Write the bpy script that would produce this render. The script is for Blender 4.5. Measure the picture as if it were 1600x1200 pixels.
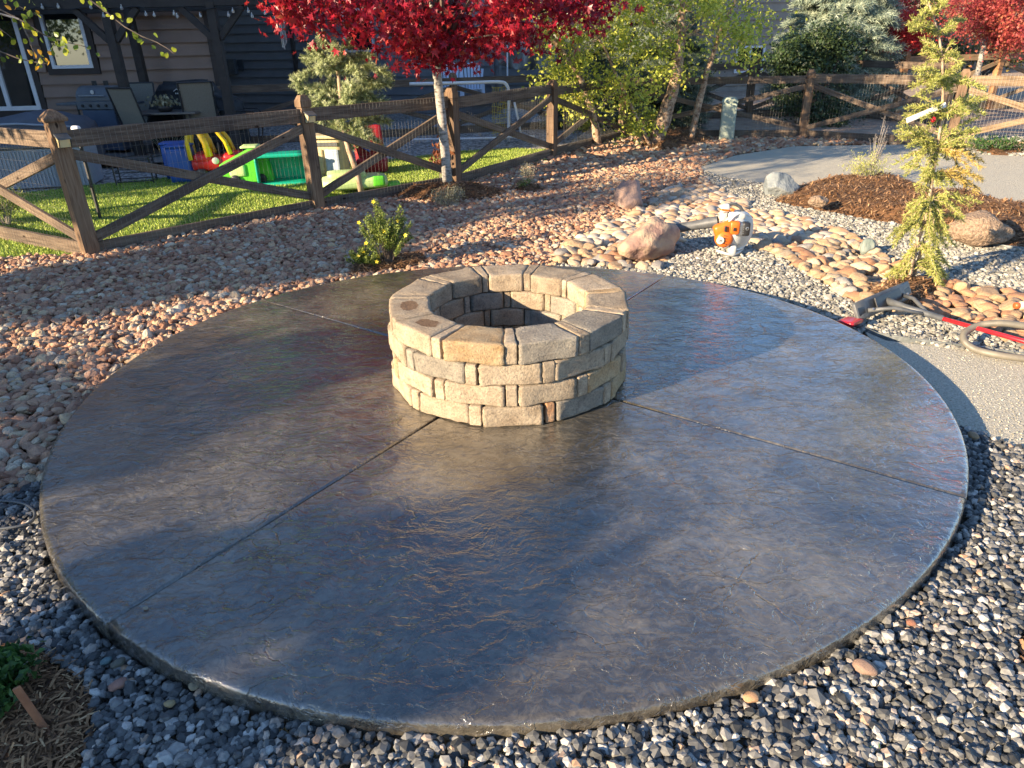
import bpy, bmesh, math, random
import numpy as np
from mathutils import Vector, Matrix, Euler, Quaternion

S = bpy.context.scene
for o in list(bpy.data.objects):
    bpy.data.objects.remove(o)
COL = S.collection
R = math.radians
PI = math.pi
rnd = random.Random(7)
rng = np.random.default_rng(11)

# ------------------------------------------------------------------ camera
CAM_H, PITCH, ROLL, FPX = 1.70, 0.45142, -0.02263, 1110.0
cam_d = bpy.data.cameras.new('camera')
cam = bpy.data.objects.new('camera', cam_d)
COL.objects.link(cam)
cam.matrix_world = (Matrix.Translation((0, 0, CAM_H)) @ Matrix.Rotation(PI/2 - PITCH, 4, 'X')
                    @ Matrix.Rotation(ROLL, 4, 'Z'))
cam_d.sensor_width = 36
cam_d.lens = 36*FPX/1600
cam_d.clip_start = 0.05
cam_d.clip_end = 600
S.camera = cam

# ------------------------------------------------------------------ sky, sun, exposure
SUN_AZ = math.atan2(-0.80, -1.26)           # direction from the scene towards the sun (plan angle)
SUN_EL = R(16.8)
w = bpy.data.worlds.new('World')
S.world = w
w.use_nodes = True
nt = w.node_tree
sky = nt.nodes.new('ShaderNodeTexSky')
sky.sky_type = 'NISHITA'
sky.sun_disc = False
sky.sun_elevation = SUN_EL
sky.sun_rotation = PI/2 - SUN_AZ
sky.altitude = 1700
sky.air_density = 1.0
sky.dust_density = 0.15
sky.ozone_density = 3.0
bg = nt.nodes['Background']
nt.links.new(sky.outputs[0], bg.inputs[0])
bg.inputs[1].default_value = 0.112
sd = bpy.data.lights.new('sun', 'SUN')
sd.energy = 5.0
sd.angle = R(0.55)
sd.color = (1.0, 0.79, 0.53)
sun = bpy.data.objects.new('sun', sd)
COL.objects.link(sun)
to_sun = Vector((math.cos(SUN_AZ)*math.cos(SUN_EL), math.sin(SUN_AZ)*math.cos(SUN_EL), math.sin(SUN_EL)))
sun.rotation_euler = to_sun.to_track_quat('Z', 'Y').to_euler()
sun.location = to_sun*30
S.view_settings.view_transform = 'Standard'
S.view_settings.look = 'None'
S.view_settings.exposure = 1.6
S.view_settings.gamma = 1
S.view_settings.use_curve_mapping = False
S.cycles.max_bounces = 6

# ------------------------------------------------------------------ helpers: where things stand
_cp, _sp, _cr, _sr = math.cos(PITCH), math.sin(PITCH), math.cos(ROLL), math.sin(ROLL)
def ray(px, py):
    x = (px-800)/FPX; y = -(py-600)/FPX
    x, y = _cr*x - _sr*y, _sr*x + _cr*y
    return Vector((x, _cp + y*_sp, -_sp + y*_cp))
def at(px, py, z=-0.1):
    d = ray(px, py); t = (z-CAM_H)/d.z
    return Vector((d.x*t, d.y*t, z))
def atY(px, py, Y):
    d = ray(px, py); t = Y/d.y
    return Vector((d.x*t, Y, CAM_H + d.z*t))
def to_px(q):
    q = np.asarray(q, float)
    X, Y, Z = q[:, 0], q[:, 1], q[:, 2]-CAM_H
    fw = Y*_cp - Z*_sp; up = Y*_sp + Z*_cp
    x = X/fw; y = up/fw
    x, y = _cr*x + _sr*y, -_sr*x + _cr*y
    return np.stack([800+FPX*x, 600-FPX*y, fw], 1)
def in_poly(p, poly):
    poly = np.asarray(poly, float); x, y = p[:, 0], p[:, 1]
    c = np.zeros(len(p), bool); j = len(poly)-1
    for i in range(len(poly)):
        xi, yi = poly[i, 0], poly[i, 1]; xj, yj = poly[j, 0], poly[j, 1]
        m = ((yi > y) != (yj > y))
        with np.errstate(divide='ignore', invalid='ignore'):
            c ^= m & (x < (xj-xi)*(y-yi)/(yj-yi+1e-12) + xi)
        j = i
    return c
def wpoly(pts, z=-0.1):
    return [tuple(at(a, b, z)[:2]) for a, b in pts]

# ------------------------------------------------------------------ helpers: materials
def newmat(name):
    m = bpy.data.materials.new(name); m.use_nodes = True
    n = m.node_tree.nodes; l = m.node_tree.links
    return m, n, l, n['Principled BSDF']
def ramp(n, stops, interp='LINEAR'):
    r = n.new('ShaderNodeValToRGB'); cr = r.color_ramp; cr.interpolation = interp
    while len(cr.elements) < len(stops): cr.elements.new(0.5)
    for e, (p, c) in zip(cr.elements, stops):
        e.position = p; e.color = (c[0], c[1], c[2], 1)
    return r
def pmat(name, c1, c2=None, scale=8, rough=0.7, bump=0.0, bscale=60, stretch=(1, 1, 1), metal=0, spec=0.5,
         detail=5, vary=0.0, trans=0.0, coat=0.0, low=0.35, high=0.65):
    m, n, l, b = newmat(name)
    if c2 is None: c2 = tuple(x*0.8 for x in c1)
    tc = n.new('ShaderNodeTexCoord'); mp = n.new('ShaderNodeMapping'); mp.inputs['Scale'].default_value = stretch
    l.new(tc.outputs['Object'], mp.inputs[0])
    vec = mp.outputs[0]
    oi = n.new('ShaderNodeObjectInfo')
    ad = n.new('ShaderNodeVectorMath'); ad.operation = 'ADD'
    sc = n.new('ShaderNodeMath'); sc.operation = 'MULTIPLY'; sc.inputs[1].default_value = 37.0
    l.new(oi.outputs['Random'], sc.inputs[0]); l.new(vec, ad.inputs[0]); l.new(sc.outputs[0], ad.inputs[1])
    no = n.new('ShaderNodeTexNoise'); no.inputs['Scale'].default_value = scale; no.inputs['Detail'].default_value = detail
    l.new(ad.outputs[0], no.inputs['Vector'])
    rp = ramp(n, [(low, c1), (high, c2)]); l.new(no.outputs[0], rp.inputs[0])
    colr = rp.outputs[0]
    if vary:
        hs = n.new('ShaderNodeHueSaturation')
        mr = n.new('ShaderNodeMapRange'); mr.inputs['To Min'].default_value = 1-vary; mr.inputs['To Max'].default_value = 1+vary
        l.new(oi.outputs['Random'], mr.inputs['Value']); l.new(mr.outputs[0], hs.inputs['Value'])
        l.new(colr, hs.inputs['Color']); colr = hs.outputs[0]
    l.new(colr, b.inputs['Base Color'])
    b.inputs['Roughness'].default_value = rough; b.inputs['Metallic'].default_value = metal
    b.inputs['Specular IOR Level'].default_value = spec
    if coat: b.inputs['Coat Weight'].default_value = coat; b.inputs['Coat Roughness'].default_value = 0.08
    if bump:
        n2 = n.new('ShaderNodeTexNoise'); n2.inputs['Scale'].default_value = bscale; n2.inputs['Detail'].default_value = 6
        l.new(ad.outputs[0], n2.inputs['Vector'])
        bp = n.new('ShaderNodeBump'); bp.inputs['Distance'].default_value = bump; bp.inputs['Strength'].default_value = 1
        l.new(n2.outputs[0], bp.inputs['Height']); l.new(bp.outputs[0], b.inputs['Normal'])
    return m
def tintmat(name, stops, rough=0.6, instancer=False, noise_amt=0.25, nscale=40, trans=0.0, bump=0.0, interp='LINEAR', spec=0.4):
    """colour picked per piece from a 'tint' attribute"""
    m, n, l, b = newmat(name)
    at_ = n.new('ShaderNodeAttribute'); at_.attribute_name = 'tint'
    at_.attribute_type = 'INSTANCER' if instancer else 'GEOMETRY'
    rp = ramp(n, stops, interp); l.new(at_.outputs['Fac'], rp.inputs[0])
    tc = n.new('ShaderNodeTexCoord')
    no = n.new('ShaderNodeTexNoise'); no.inputs['Scale'].default_value = nscale; no.inputs['Detail'].default_value = 4
    vec = tc.outputs['Object']
    if instancer:
        ad = n.new('ShaderNodeVectorMath'); ad.operation = 'ADD'
        sc = n.new('ShaderNodeMath'); sc.operation = 'MULTIPLY'; sc.inputs[1].default_value = 53
        l.new(at_.outputs['Fac'], sc.inputs[0]); l.new(vec, ad.inputs[0]); l.new(sc.outputs[0], ad.inputs[1]); vec = ad.outputs[0]
    l.new(vec, no.inputs['Vector'])
    hs = n.new('ShaderNodeHueSaturation'); mr = n.new('ShaderNodeMapRange')
    mr.inputs['From Min'].default_value = 0.3; mr.inputs['From Max'].default_value = 0.7
    mr.inputs['To Min'].default_value = 1-noise_amt; mr.inputs['To Max'].default_value = 1+noise_amt
    l.new(no.outputs[0], mr.inputs['Value']); l.new(mr.outputs[0], hs.inputs['Value']); l.new(rp.outputs[0], hs.inputs['Color'])
    l.new(hs.outputs[0], b.inputs['Base Color'])
    b.inputs['Roughness'].default_value = rough
    b.inputs['Specular IOR Level'].default_value = spec
    if bump:
        bp = n.new('ShaderNodeBump'); bp.inputs['Distance'].default_value = bump
        l.new(no.outputs[0], bp.inputs['Height']); l.new(bp.outputs[0], b.inputs['Normal'])
    if trans:
        out = n['Material Output']
        tr = n.new('ShaderNodeBsdfTranslucent'); l.new(hs.outputs[0], tr.inputs[0])
        mx = n.new('ShaderNodeMixShader'); mx.inputs[0].default_value = trans
        l.new(b.outputs[0], mx.inputs[1]); l.new(tr.outputs[0], mx.inputs[2]); l.new(mx.outputs[0], out.inputs[0])
    return m

# ------------------------------------------------------------------ helpers: meshes and objects
def put(o, parent=None):
    COL.objects.link(o)
    if parent is not None: o.parent = parent
    return o
def tag(o, label=None, cat=None, group=None, kind=None):
    if label: o['label'] = label
    if cat: o['category'] = cat
    if group: o['group'] = group
    if kind: o['kind'] = kind
    return o
def thing(name, label, cat, loc=(0, 0, 0), rz=0.0, group=None):
    o = bpy.data.objects.new(name, None); o.location = loc; o.rotation_euler = (0, 0, rz)
    o.empty_display_size = 0.1
    put(o); return tag(o, label, cat, group)
class Geo:
    """collects pieces and links them as one mesh object"""
    def __init__(s): s.v = []; s.f = {}; s.n = 0; s.t = []
    def add(s, v, f, tint=0.5):
        v = np.asarray(v, float).reshape(-1, 3)
        if isinstance(f, np.ndarray):
            s.f.setdefault(f.shape[1], []).append(f + s.n)
        else:
            for q in f: s.f.setdefault(len(q), []).append(np.asarray([q]) + s.n)
        s.v.append(v); s.n += len(v)
        s.t.append(np.broadcast_to(np.asarray(tint, float), (len(v),)))
        return s
    def box(s, c, d, rz=0, M=None, tint=0.5):
        x, y, z = d[0]/2, d[1]/2, d[2]/2
        v = np.array([(-x, -y, -z), (x, -y, -z), (x, y, -z), (-x, y, -z), (-x, -y, z), (x, -y, z), (x, y, z), (-x, y, z)])
        if rz:
            cc, ss = math.cos(rz), math.sin(rz); v = v @ np.array([[cc, ss, 0], [-ss, cc, 0], [0, 0, 1]])
        v = v + np.array(c)
        if M is not None: v = np.array([M @ Vector(p) for p in v])
        f = np.array([(0, 3, 2, 1), (4, 5, 6, 7), (0, 1, 5, 4), (1, 2, 6, 5), (2, 3, 7, 6), (3, 0, 4, 7)])
        return s.add(v, f, tint)
    def tube(s, pts, rad, n=7, tint=0.5, cap=True, closed=False):
        pts = [Vector(p) for p in pts]; m = len(pts)
        if not hasattr(rad, '__len__'): rad = [rad]*m
        vs = []; u = None
        for i, p in enumerate(pts):
            if closed: t = pts[(i+1) % m]-pts[i-1]
            else: t = pts[min(i+1, m-1)]-pts[max(i-1, 0)]
            t.normalize()
            if u is None:
                u = t.orthogonal().normalized()
            else:
                u = (u - t*u.dot(t)); u = u.normalized() if u.length > 1e-6 else t.orthogonal().normalized()
            w_ = t.cross(u)
            for k in range(n):
                a = 2*PI*k/n
                vs.append(p + (u*math.cos(a)+w_*math.sin(a))*rad[i])
        fs = []
        for i in range(m if closed else m-1):
            for k in range(n):
                a0 = i*n+k; a1 = i*n+(k+1) % n; b0 = ((i+1) % m)*n+k; b1 = ((i+1) % m)*n+(k+1) % n
                fs.append((a0, a1, b1, b0))
        s.add(np.array(vs), np.array(fs), tint)
        if cap and not closed:
            b = s.n-len(vs)
            s.f.setdefault(n, []).append(np.array([[b+k for k in range(n-1, -1, -1)]]))
            s.f.setdefault(n, []).append(np.array([[b+(m-1)*n+k for k in range(n)]]))
        return s
    def prism(s, poly, z0, z1, tint=0.5, M=None):
        k = len(poly)
        v = [(a, b, z0) for a, b in poly]+[(a, b, z1) for a, b in poly]
        if M is not None: v = [M @ Vector(p) for p in v]
        s.add(np.array(v), [tuple(range(k-1, -1, -1)), tuple(range(k, 2*k))], tint)
        b = s.n-2*k
        s.f.setdefault(4, []).append(np.array([(b+i, b+(i+1) % k, b+k+(i+1) % k, b+k+i) for i in range(k)]))
        return s
    def lathe(s, prof, n=24, c=(0, 0, 0), tint=0.5, M=None):
        vs = []; m = len(prof)
        for r_, z in prof:
            for k in range(n):
                a = 2*PI*k/n; vs.append((r_*math.cos(a), r_*math.sin(a), z))
        fs = [(i*n+k, i*n+(k+1) % n, (i+1)*n+(k+1) % n, (i+1)*n+k) for i in range(m-1) for k in range(n)]
        v = np.array(vs)
        if M is not None: v = np.array([M @ Vector(p) for p in v])
        return s.add(v+np.array(c), np.array(fs), tint)
    def mesh(s, name, mat=None, smooth=False):
        me = bpy.data.meshes.new(name)
        V = np.concatenate(s.v) if s.v else np.zeros((0, 3))
        loops = []; starts = []; pos = 0
        for k, lst in s.f.items():
            A = np.concatenate(lst).astype(np.int32)
            loops.append(A.ravel()); starts.append(pos+np.arange(len(A))*k); pos += A.size
        L = np.concatenate(loops); ST = np.concatenate(starts)
        me.vertices.add(len(V)); me.vertices.foreach_set('co', V.astype(np.float32).ravel())
        me.loops.add(len(L)); me.loops.foreach_set('vertex_index', L)
        me.polygons.add(len(ST)); me.polygons.foreach_set('loop_start', ST.astype(np.int32))
        me.update(calc_edges=True)
        a = me.attributes.new('tint', 'FLOAT', 'POINT'); a.data.foreach_set('value', np.concatenate(s.t).astype(np.float32))
        me.polygons.foreach_set('use_smooth', np.full(len(ST), bool(smooth)))
        me.validate()
        if mat: me.materials.append(mat)
        return me
    def build(s, name, mat, parent=None, smooth=False, loc=None, bevel=0):
        me = s.mesh(name, mat, smooth)
        if bevel: bevel_mesh(me, bevel)
        o = bpy.data.objects.new(name, me)
        if loc is not None: o.location = loc
        return put(o, parent)
def bevel_mesh(me, w, seg=1):
    bm = bmesh.new(); bm.from_mesh(me)
    bmesh.ops.bevel(bm, geom=[e for e in bm.edges], offset=w, segments=seg, affect='EDGES', profile=0.5)
    bm.to_mesh(me); bm.free()
def board(name, p0, p1, wid, thk, mat, parent=None, up=Vector((0, 0, 1)), bevel=0.004):
    """a plank from p0 to p1, its width lying in the plane that holds 'up'"""
    p0 = Vector(p0); p1 = Vector(p1); x = (p1-p0); L = x.length; x.normalize()
    z = (up - x*up.dot(x)).normalized(); y = z.cross(x)
    me = Geo().box((0, 0, 0), (L, thk, wid)).mesh(name, mat)
    if bevel: bevel_mesh(me, bevel)
    o = bpy.data.objects.new(name, me)
    M = Matrix((x, y, z)).transposed().to_4x4(); M.translation = (p0+p1)/2
    put(o)
    if parent is not None:
        o.parent = parent
        M = parent_inv(parent) @ M
    o.matrix_basis = M
    return o
def parent_inv(p):
    M = Matrix.Translation(p.location) @ p.rotation_euler.to_matrix().to_4x4()
    return M.inverted()
def rounded_block(dx, dy, dz, r, n=5, jit=0.0015, seed=0, taper=0.0):
    """rounded block with worn edges; taper narrows x with y"""
    g = np.linspace(-1, 1, n+1); vs = {}; V = []; Fq = []
    q = np.random.default_rng(seed)
    def vid(p):
        key = tuple(np.round(p, 4))
        if key not in vs: vs[key] = len(V); V.append(p)
        return vs[key]
    # denser near the edges
    g = np.sign(g)*np.abs(g)**0.6
    for ax in range(3):
        for sg in (-1, 1):
            for i in range(n):
                for j in range(n):
                    c = []
                    for (a, b) in ((i, j), (i+1, j), (i+1, j+1), (i, j+1)):
                        p = np.zeros(3); p[ax] = sg; p[(ax+1) % 3] = g[a]; p[(ax+2) % 3] = g[b]; c.append(vid(p))
                    if sg < 0: c = c[::-1]
                    Fq.append(c)
    P = np.array(V); h = np.array([dx/2, dy/2, dz/2]); P = P*h
    inner = np.clip(P, -(h-r), h-r); d = P-inner; ln = np.linalg.norm(d, axis=1, keepdims=True); ln[ln == 0] = 1
    N = d/ln
    P = inner + N*r*(1+0.0)
    P += q.normal(0, jit, P.shape)
    P[:, 0] *= 1 + taper*P[:, 1]/(dy/2)
    return P, np.array(Fq)

# unit leaf shapes: verts, faces
def _maple():
    ang = [90, 60, 38, 12, -20, -55, -90, -125, -160, 168, 142, 120]
    rad = [1.0, .38, .85, .36, .62, .2, .12, .2, .62, .36, .85, .38]
    v = [(0, -.1, 0)]+[(r_*math.cos(R(a)), r_*math.sin(R(a)), -.12*r_) for a, r_ in zip(ang, rad)]
    f = [(0, 1+(i+1) % 12, 1+i) for i in range(12)]
    return np.array(v)*0.5, np.array(f)
MAPLE = _maple()
OVAL = (np.array([(0, -.5, 0), (.3, -.08, .1), (0, .5, -.05), (-.3, -.08, .1), ])[:, :], np.array([(0, 1, 2), (0, 2, 3)]))
SLIM = (np.array([(0, -.5, 0), (.11, -.05, .03), (0, .5, 0), (-.11, -.05, .03)]), np.array([(0, 1, 2), (0, 2, 3)]))
def rand_rot(n, q=rng):
    a = q.normal(size=(n, 4)); a /= np.linalg.norm(a, axis=1, keepdims=True)
    w_, x, y, z = a.T
    return np.stack([np.stack([1-2*(y*y+z*z), 2*(x*y-z*w_), 2*(x*z+y*w_)], 1),
                     np.stack([2*(x*y+z*w_), 1-2*(x*x+z*z), 2*(y*z-x*w_)], 1),
                     np.stack([2*(x*z-y*w_), 2*(y*z+x*w_), 1-2*(x*x+y*y)], 1)], 1)
def dir_rot(d, q=rng, spin=True):
    """rotations whose y axis follows the directions d"""
    d = d/np.linalg.norm(d, axis=1, keepdims=True)
    r_ = q.normal(size=d.shape) if spin else np.tile([0, 0, 1.0], (len(d), 1))
    x = np.cross(d, r_); x /= np.linalg.norm(x, axis=1, keepdims=True)+1e-9
    z = np.cross(x, d)
    return np.stack([x, d, z], 2)
def leaves(g, C, size, shape, tint, Rm=None):
    V, Fc = shape; n = len(C)
    if n == 0: return
    if Rm is None: Rm = rand_rot(n)
    size = np.broadcast_to(size, (n,))
    W = np.einsum('nij,kj->nki', Rm, V)*size[:, None, None] + C[:, None, :]
    k = len(V)
    Fa = (Fc[None, :, :] + (np.arange(n)*k)[:, None, None]).reshape(-1, Fc.shape[1])
    g.add(W.reshape(-1, 3), Fa, np.repeat(np.broadcast_to(tint, (n,)), k))

def scatter(name, P, rot, scl, tint, mat, nvar=6, sub=2, amp=0.5, freq=1.3, smooth=False, seed=0, parent=None, asset=None):
    """countless small stones: real stone meshes set on points by geometry nodes"""
    me = bpy.data.meshes.new(name)
    n = len(P); me.vertices.add(n); me.vertices.foreach_set('co', np.asarray(P, np.float32).ravel())
    a = me.attributes.new('rot', 'FLOAT_VECTOR', 'POINT'); a.data.foreach_set('vector', np.asarray(rot, np.float32).ravel())
    a = me.attributes.new('scl', 'FLOAT_VECTOR', 'POINT'); a.data.foreach_set('vector', np.asarray(scl, np.float32).ravel())
    a = me.attributes.new('tint', 'FLOAT', 'POINT'); a.data.foreach_set('value', np.asarray(tint, np.float32).ravel())
    a = me.attributes.new('idx', 'INT', 'POINT'); a.data.foreach_set('value', rng.integers(0, nvar, n).astype(np.int32))
    o = bpy.data.objects.new(name, me); put(o, parent)
    gt = bpy.data.node_groups.new(name, 'GeometryNodeTree')
    gt.interface.new_socket('Geometry', in_out='INPUT', socket_type='NodeSocketGeometry')
    gt.interface.new_socket('Geometry', in_out='OUTPUT', socket_type='NodeSocketGeometry')
    N = gt.nodes; L = gt.links
    gi = N.new('NodeGroupInput'); go = N.new('NodeGroupOutput')
    join = N.new('GeometryNodeJoinGeometry')
    for k in range(nvar):
        if asset is None:
            ico = N.new('GeometryNodeMeshIcoSphere'); ico.inputs['Radius'].default_value = 0.5; ico.inputs['Subdivisions'].default_value = sub
            pos = N.new('GeometryNodeInputPosition')
            ad = N.new('ShaderNodeVectorMath'); ad.operation = 'ADD'; ad.inputs[1].default_value = (seed+k*7.3, k*3.1, k*5.7)
            L.new(pos.outputs[0], ad.inputs[0])
            no = N.new('ShaderNodeTexNoise'); no.inputs['Scale'].default_value = freq; no.inputs['Detail'].default_value = 1.0
            L.new(ad.outputs[0], no.inputs['Vector'])
            sb = N.new('ShaderNodeVectorMath'); sb.operation = 'SUBTRACT'; sb.inputs[1].default_value = (0.5, 0.5, 0.5)
            L.new(no.outputs['Color'], sb.inputs[0])
            ml = N.new('ShaderNodeVectorMath'); ml.operation = 'SCALE'; ml.inputs['Scale'].default_value = amp
            L.new(sb.outputs[0], ml.inputs[0])
            sp = N.new('GeometryNodeSetPosition'); L.new(ico.outputs[0], sp.inputs[0]); L.new(ml.outputs[0], sp.inputs['Offset'])
            last = sp.outputs[0]
        ss = N.new('GeometryNodeSetShadeSmooth'); ss.inputs['Shade Smooth'].default_value = smooth
        L.new(last, ss.inputs[0])
        sm = N.new('GeometryNodeSetMaterial'); sm.inputs['Material'].default_value = mat
        L.new(ss.outputs[0], sm.inputs[0])
        g2i = N.new('GeometryNodeGeometryToInstance'); L.new(sm.outputs[0], g2i.inputs[0]); L.new(g2i.outputs[0], join.inputs[0])
    iop = N.new('GeometryNodeInstanceOnPoints'); iop.inputs['Pick Instance'].default_value = True
    L.new(gi.outputs[0], iop.inputs['Points']); L.new(join.outputs[0], iop.inputs['Instance'])
    def attr(nm, tp):
        x = N.new('GeometryNodeInputNamedAttribute'); x.data_type = tp; x.inputs['Name'].default_value = nm
        return x.outputs[0]
    L.new(attr('idx', 'INT'), iop.inputs['Instance Index'])
    e2r = N.new('FunctionNodeEulerToRotation'); L.new(attr('rot', 'FLOAT_VECTOR'), e2r.inputs[0]); L.new(e2r.outputs[0], iop.inputs['Rotation'])
    L.new(attr('scl', 'FLOAT_VECTOR'), iop.inputs['Scale'])
    L.new(iop.outputs[0], go.inputs[0])
    md = o.modifiers.new('scatter', 'NODES'); md.node_group = gt
    me.materials.append(mat)
    return o
def jgrid(x0, x1, y0, y1, s, q=rng):
    xs = np.arange(x0, x1, s); ys = np.arange(y0, y1, s*0.87)
    X, Y = np.meshgrid(xs, ys); X = X + (np.arange(len(ys)) % 2)[:, None]*s/2
    X = X + q.uniform(-.38, .38, X.shape)*s; Y = Y + q.uniform(-.38, .38, Y.shape)*s
    return np.stack([X.ravel(), Y.ravel()], 1)
# ================================================================== THE GROUND
SC = np.array([0.009, 3.682])
_co = [2.2622, -0.0602, -0.0721, 0.0373, -0.0077, 0.0159, 0.0245]
def slab_r(th):
    r_ = _co[0]
    for k in (1, 2, 3): r_ = r_ + _co[2*k-1]*np.cos(k*th) + _co[2*k]*np.sin(k*th)
    return r_
def slab_d(p):
    """distance outside the rim of the slab (negative inside)"""
    d = p - SC; th = np.arctan2(d[:, 1], d[:, 0]); return np.hypot(d[:, 0], d[:, 1]) - slab_r(th)
def gz(x, y):
    """height of the loose stone surface"""
    a = 1/(1+np.exp(-(np.asarray(x)+1.9)*3)); b = 1/(1+np.exp(-(np.asarray(y)-2.6)*3))
    c = 1/(1+np.exp(-(np.asarray(x)+.75)*4)); d = 1/(1+np.exp((np.asarray(y)-1.95)*5))
    return -0.10 + 0.035*(1-a)*b + 0.02*a*(1-b) + .034*c*d

g = Geo(); g.add([(-150, -60, -.16), (150, -60, -.16), (150, 260, -.16), (-150, 260, -.16)], [(0, 1, 2, 3)])
tag(g.build('ground', pmat('soil', (.05, .04, .032), (.12, .095, .07), 3, .95, .01, 30)), kind='structure')

M_DG = pmat('crusher_fines', (.36, .33, .255), (.56, .52, .42), 90, .9, .012, 120, low=.38, high=.62, detail=8)
def sheet(name, poly, z, mat, kind='structure', label=None):
    bm = bmesh.new(); vs = [bm.verts.new((a, b, z)) for a, b in poly]
    f = bm.faces.new(vs); 
    if f.normal.z < 0: f.normal_flip()
    bmesh.ops.triangulate(bm, faces=[f])
    me = bpy.data.meshes.new(name); bm.to_mesh(me); bm.free(); me.materials.append(mat)
    o = bpy.data.objects.new(name, me); put(o); return tag(o, kind=kind, label=label)
# regions, drawn round in the picture and laid out on the ground
PATH_FAR = wpoly([(1092, 262), (1150, 243), (1240, 229), (1420, 226), (1440, 238), (1640, 246), (1720, 262), (1720, 375), (1600, 335), (1540, 318), (1420, 306), (1330, 283), (1235, 292), (1180, 285), (1120, 275)])
PATH_NEAR = wpoly([(1352, 519), (1385, 533), (1450, 541), (1600, 560), (1760, 582), (1760, 760), (1640, 716), (1560, 690), (1515, 672), (1480, 660), (1400, 600)])
MULCH_BACK = wpoly([(1210, 316), (1235, 296), (1290, 281), (1350, 275), (1400, 280), (1440, 292), (1475, 306), (1520, 306), (1600, 326), (1720, 345), (1720, 420), (1600, 392), (1545, 386), (1500, 380), (1450, 358), (1360, 344), (1290, 332)])
MULCH_FL = wpoly([(-120, 1005), (60, 1020), (130, 1060), (150, 1110), (130, 1200), (100, 1300), (-120, 1300)])
MULCH_FR = wpoly([(1575, 1035), (1600, 985), (1680, 990), (1700, 1090), (1600, 1085)])
COBBLE = wpoly([(868, 412), (880, 392), (940, 352), (1000, 328), (1040, 292), (1110, 288), (1180, 330), (1260, 343), (1345, 378), (1400, 415), (1450, 438), (1530, 452), (1640, 470), (1760, 500), (1760, 590), (1600, 545), (1530, 510), (1440, 488), (1400, 490), (1330, 470), (1240, 414), (1190, 388), (1130, 352), (1070, 362), (1060, 385), (1055, 402), (1025, 420), (960, 420)])
RED = wpoly([(-400, 560), (-400, 392), (0, 408), (145, 402), (320, 362), (497, 328), (712, 288), (862, 245), (972, 214), (1030, 205), (1250, 212), (1420, 212), (1420, 224), (1250, 226), (1150, 241), (1092, 262), (1110, 288), (1040, 292), (1000, 328), (940, 352), (880, 392), (860, 430), (400, 640), (120, 735), (0, 782), (-400, 900)])
WHITE_STRIP = wpoly([(1424, 238), (1430, 220), (1500, 214), (1720, 214), (1720, 258), (1640, 243)])
M_BED = pmat('gravel_bed', (.10, .095, .085), (.22, .21, .19), 45, .95, .01, 90)
sheet('gravel_bed', [(-6, -2), (8, -2), (12, 4), (12, 15), (5.7, 14.4), (2.3, 15.0), (-4.1, 6.6), (-7, 6)], -.128, M_BED)
sheet('path', PATH_FAR, -.096, M_DG); sheet('path', PATH_NEAR, -.096, M_DG)

# --- stones ------------------------------------------------------------
RED_PAL = [(0, (.22, .105, .06)), (.15, (.37, .19, .115)), (.4, (.50, .295, .18)), (.6, (.39, .225, .15)), (.75, (.56, .40, .23)), (.88, (.42, .34, .26)), (1, (.62, .51, .37))]
GREY_PAL = [(0, (.035, .036, .036)), (.22, (.075, .076, .074)), (.5, (.145, .143, .135)), (.78, (.24, .232, .215)), (.93, (.46, .44, .40)), (1, (.36, .22, .13))]
PALE_PAL = [(0, (.11, .108, .095)), (.25, (.20, .192, .165)), (.6, (.32, .30, .25)), (1, (.50, .47, .40))]
COB_PAL = [(0, (.36, .20, .12)), (.25, (.50, .34, .20)), (.5, (.58, .44, .29)), (.75, (.48, .38, .28)), (.9, (.36, .32, .28)), (1, (.64, .55, .42))]
M_RED = tintmat('river_rock', RED_PAL, .75, True, .12, 2.2, bump=.03)
M_GREY = tintmat('crushed_granite', GREY_PAL, .6, True, .25, 3.5)
M_PALE = tintmat('pale_gravel', PALE_PAL, .75, True, .2, 3.5)

def sees(p, m=90):
    q = to_px(np.c_[p, np.full(len(p), -.1)])
    return (q[:, 0] > -m) & (q[:, 0] < 1600+m) & (q[:, 1] > 60) & (q[:, 1] < 1200+m) & (q[:, 2] > .3)
OBST = []      # (x, y, r) places kept free of stones
def stones(name, reg, s, size, mat, smooth, sub, amp, flat, label, zoff=0.0, layers=2, excl=(), tintf=None, seed=0, clip=None):
    PTS = []; SZ = []; ZZ = []
    reg = np.array(reg)
    for ly in range(layers):
        p = jgrid(reg[:, 0].min(), reg[:, 0].max(), reg[:, 1].min(), reg[:, 1].max(), s)
        p = p[sees(p)]
        m = in_poly(p, reg)
        for e in excl: m &= ~in_poly(p, e)
        sdist = slab_d(p); m &= sdist > size*.28
        if clip is not None: m &= clip(p)
        if ly: m &= rng.random(len(p)) < .55
        p = p[m]
        k = size*np.exp(rng.normal(0, .22, len(p)))
        k *= np.where(rng.random(len(p)) < .05, 1.35, 1)
        if ly: k *= .85
        PTS.append(p); SZ.append(k); ZZ.append(np.full(len(p), (size*.28 if ly else 0.0)) + rng.uniform(-.15, .2, len(p))*size)
    p = np.concatenate(PTS); k = np.concatenate(SZ); z = np.concatenate(ZZ)
    n = len(p)
    rot = np.stack([rng.normal(0, .38, n), rng.normal(0, .38, n), rng.uniform(0, 6.28, n)], 1)
    scl = np.stack([k*rng.uniform(1.05, 1.5, n), k*rng.uniform(.8, 1.1, n), k*rng.uniform(flat*.8, flat*1.25, n)], 1)
    t = rng.random(n) if tintf is None else tintf(p, rng.random(n))
    o = scatter(name, np.c_[p, gz(p[:, 0], p[:, 1])+z+zoff-size*.15], rot, scl, t, mat, 8, sub, amp, 1.3, smooth, seed)
    print(name, n)
    tag(o, label, 'gravel' if label else None, kind='stuff')
    return o
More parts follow.
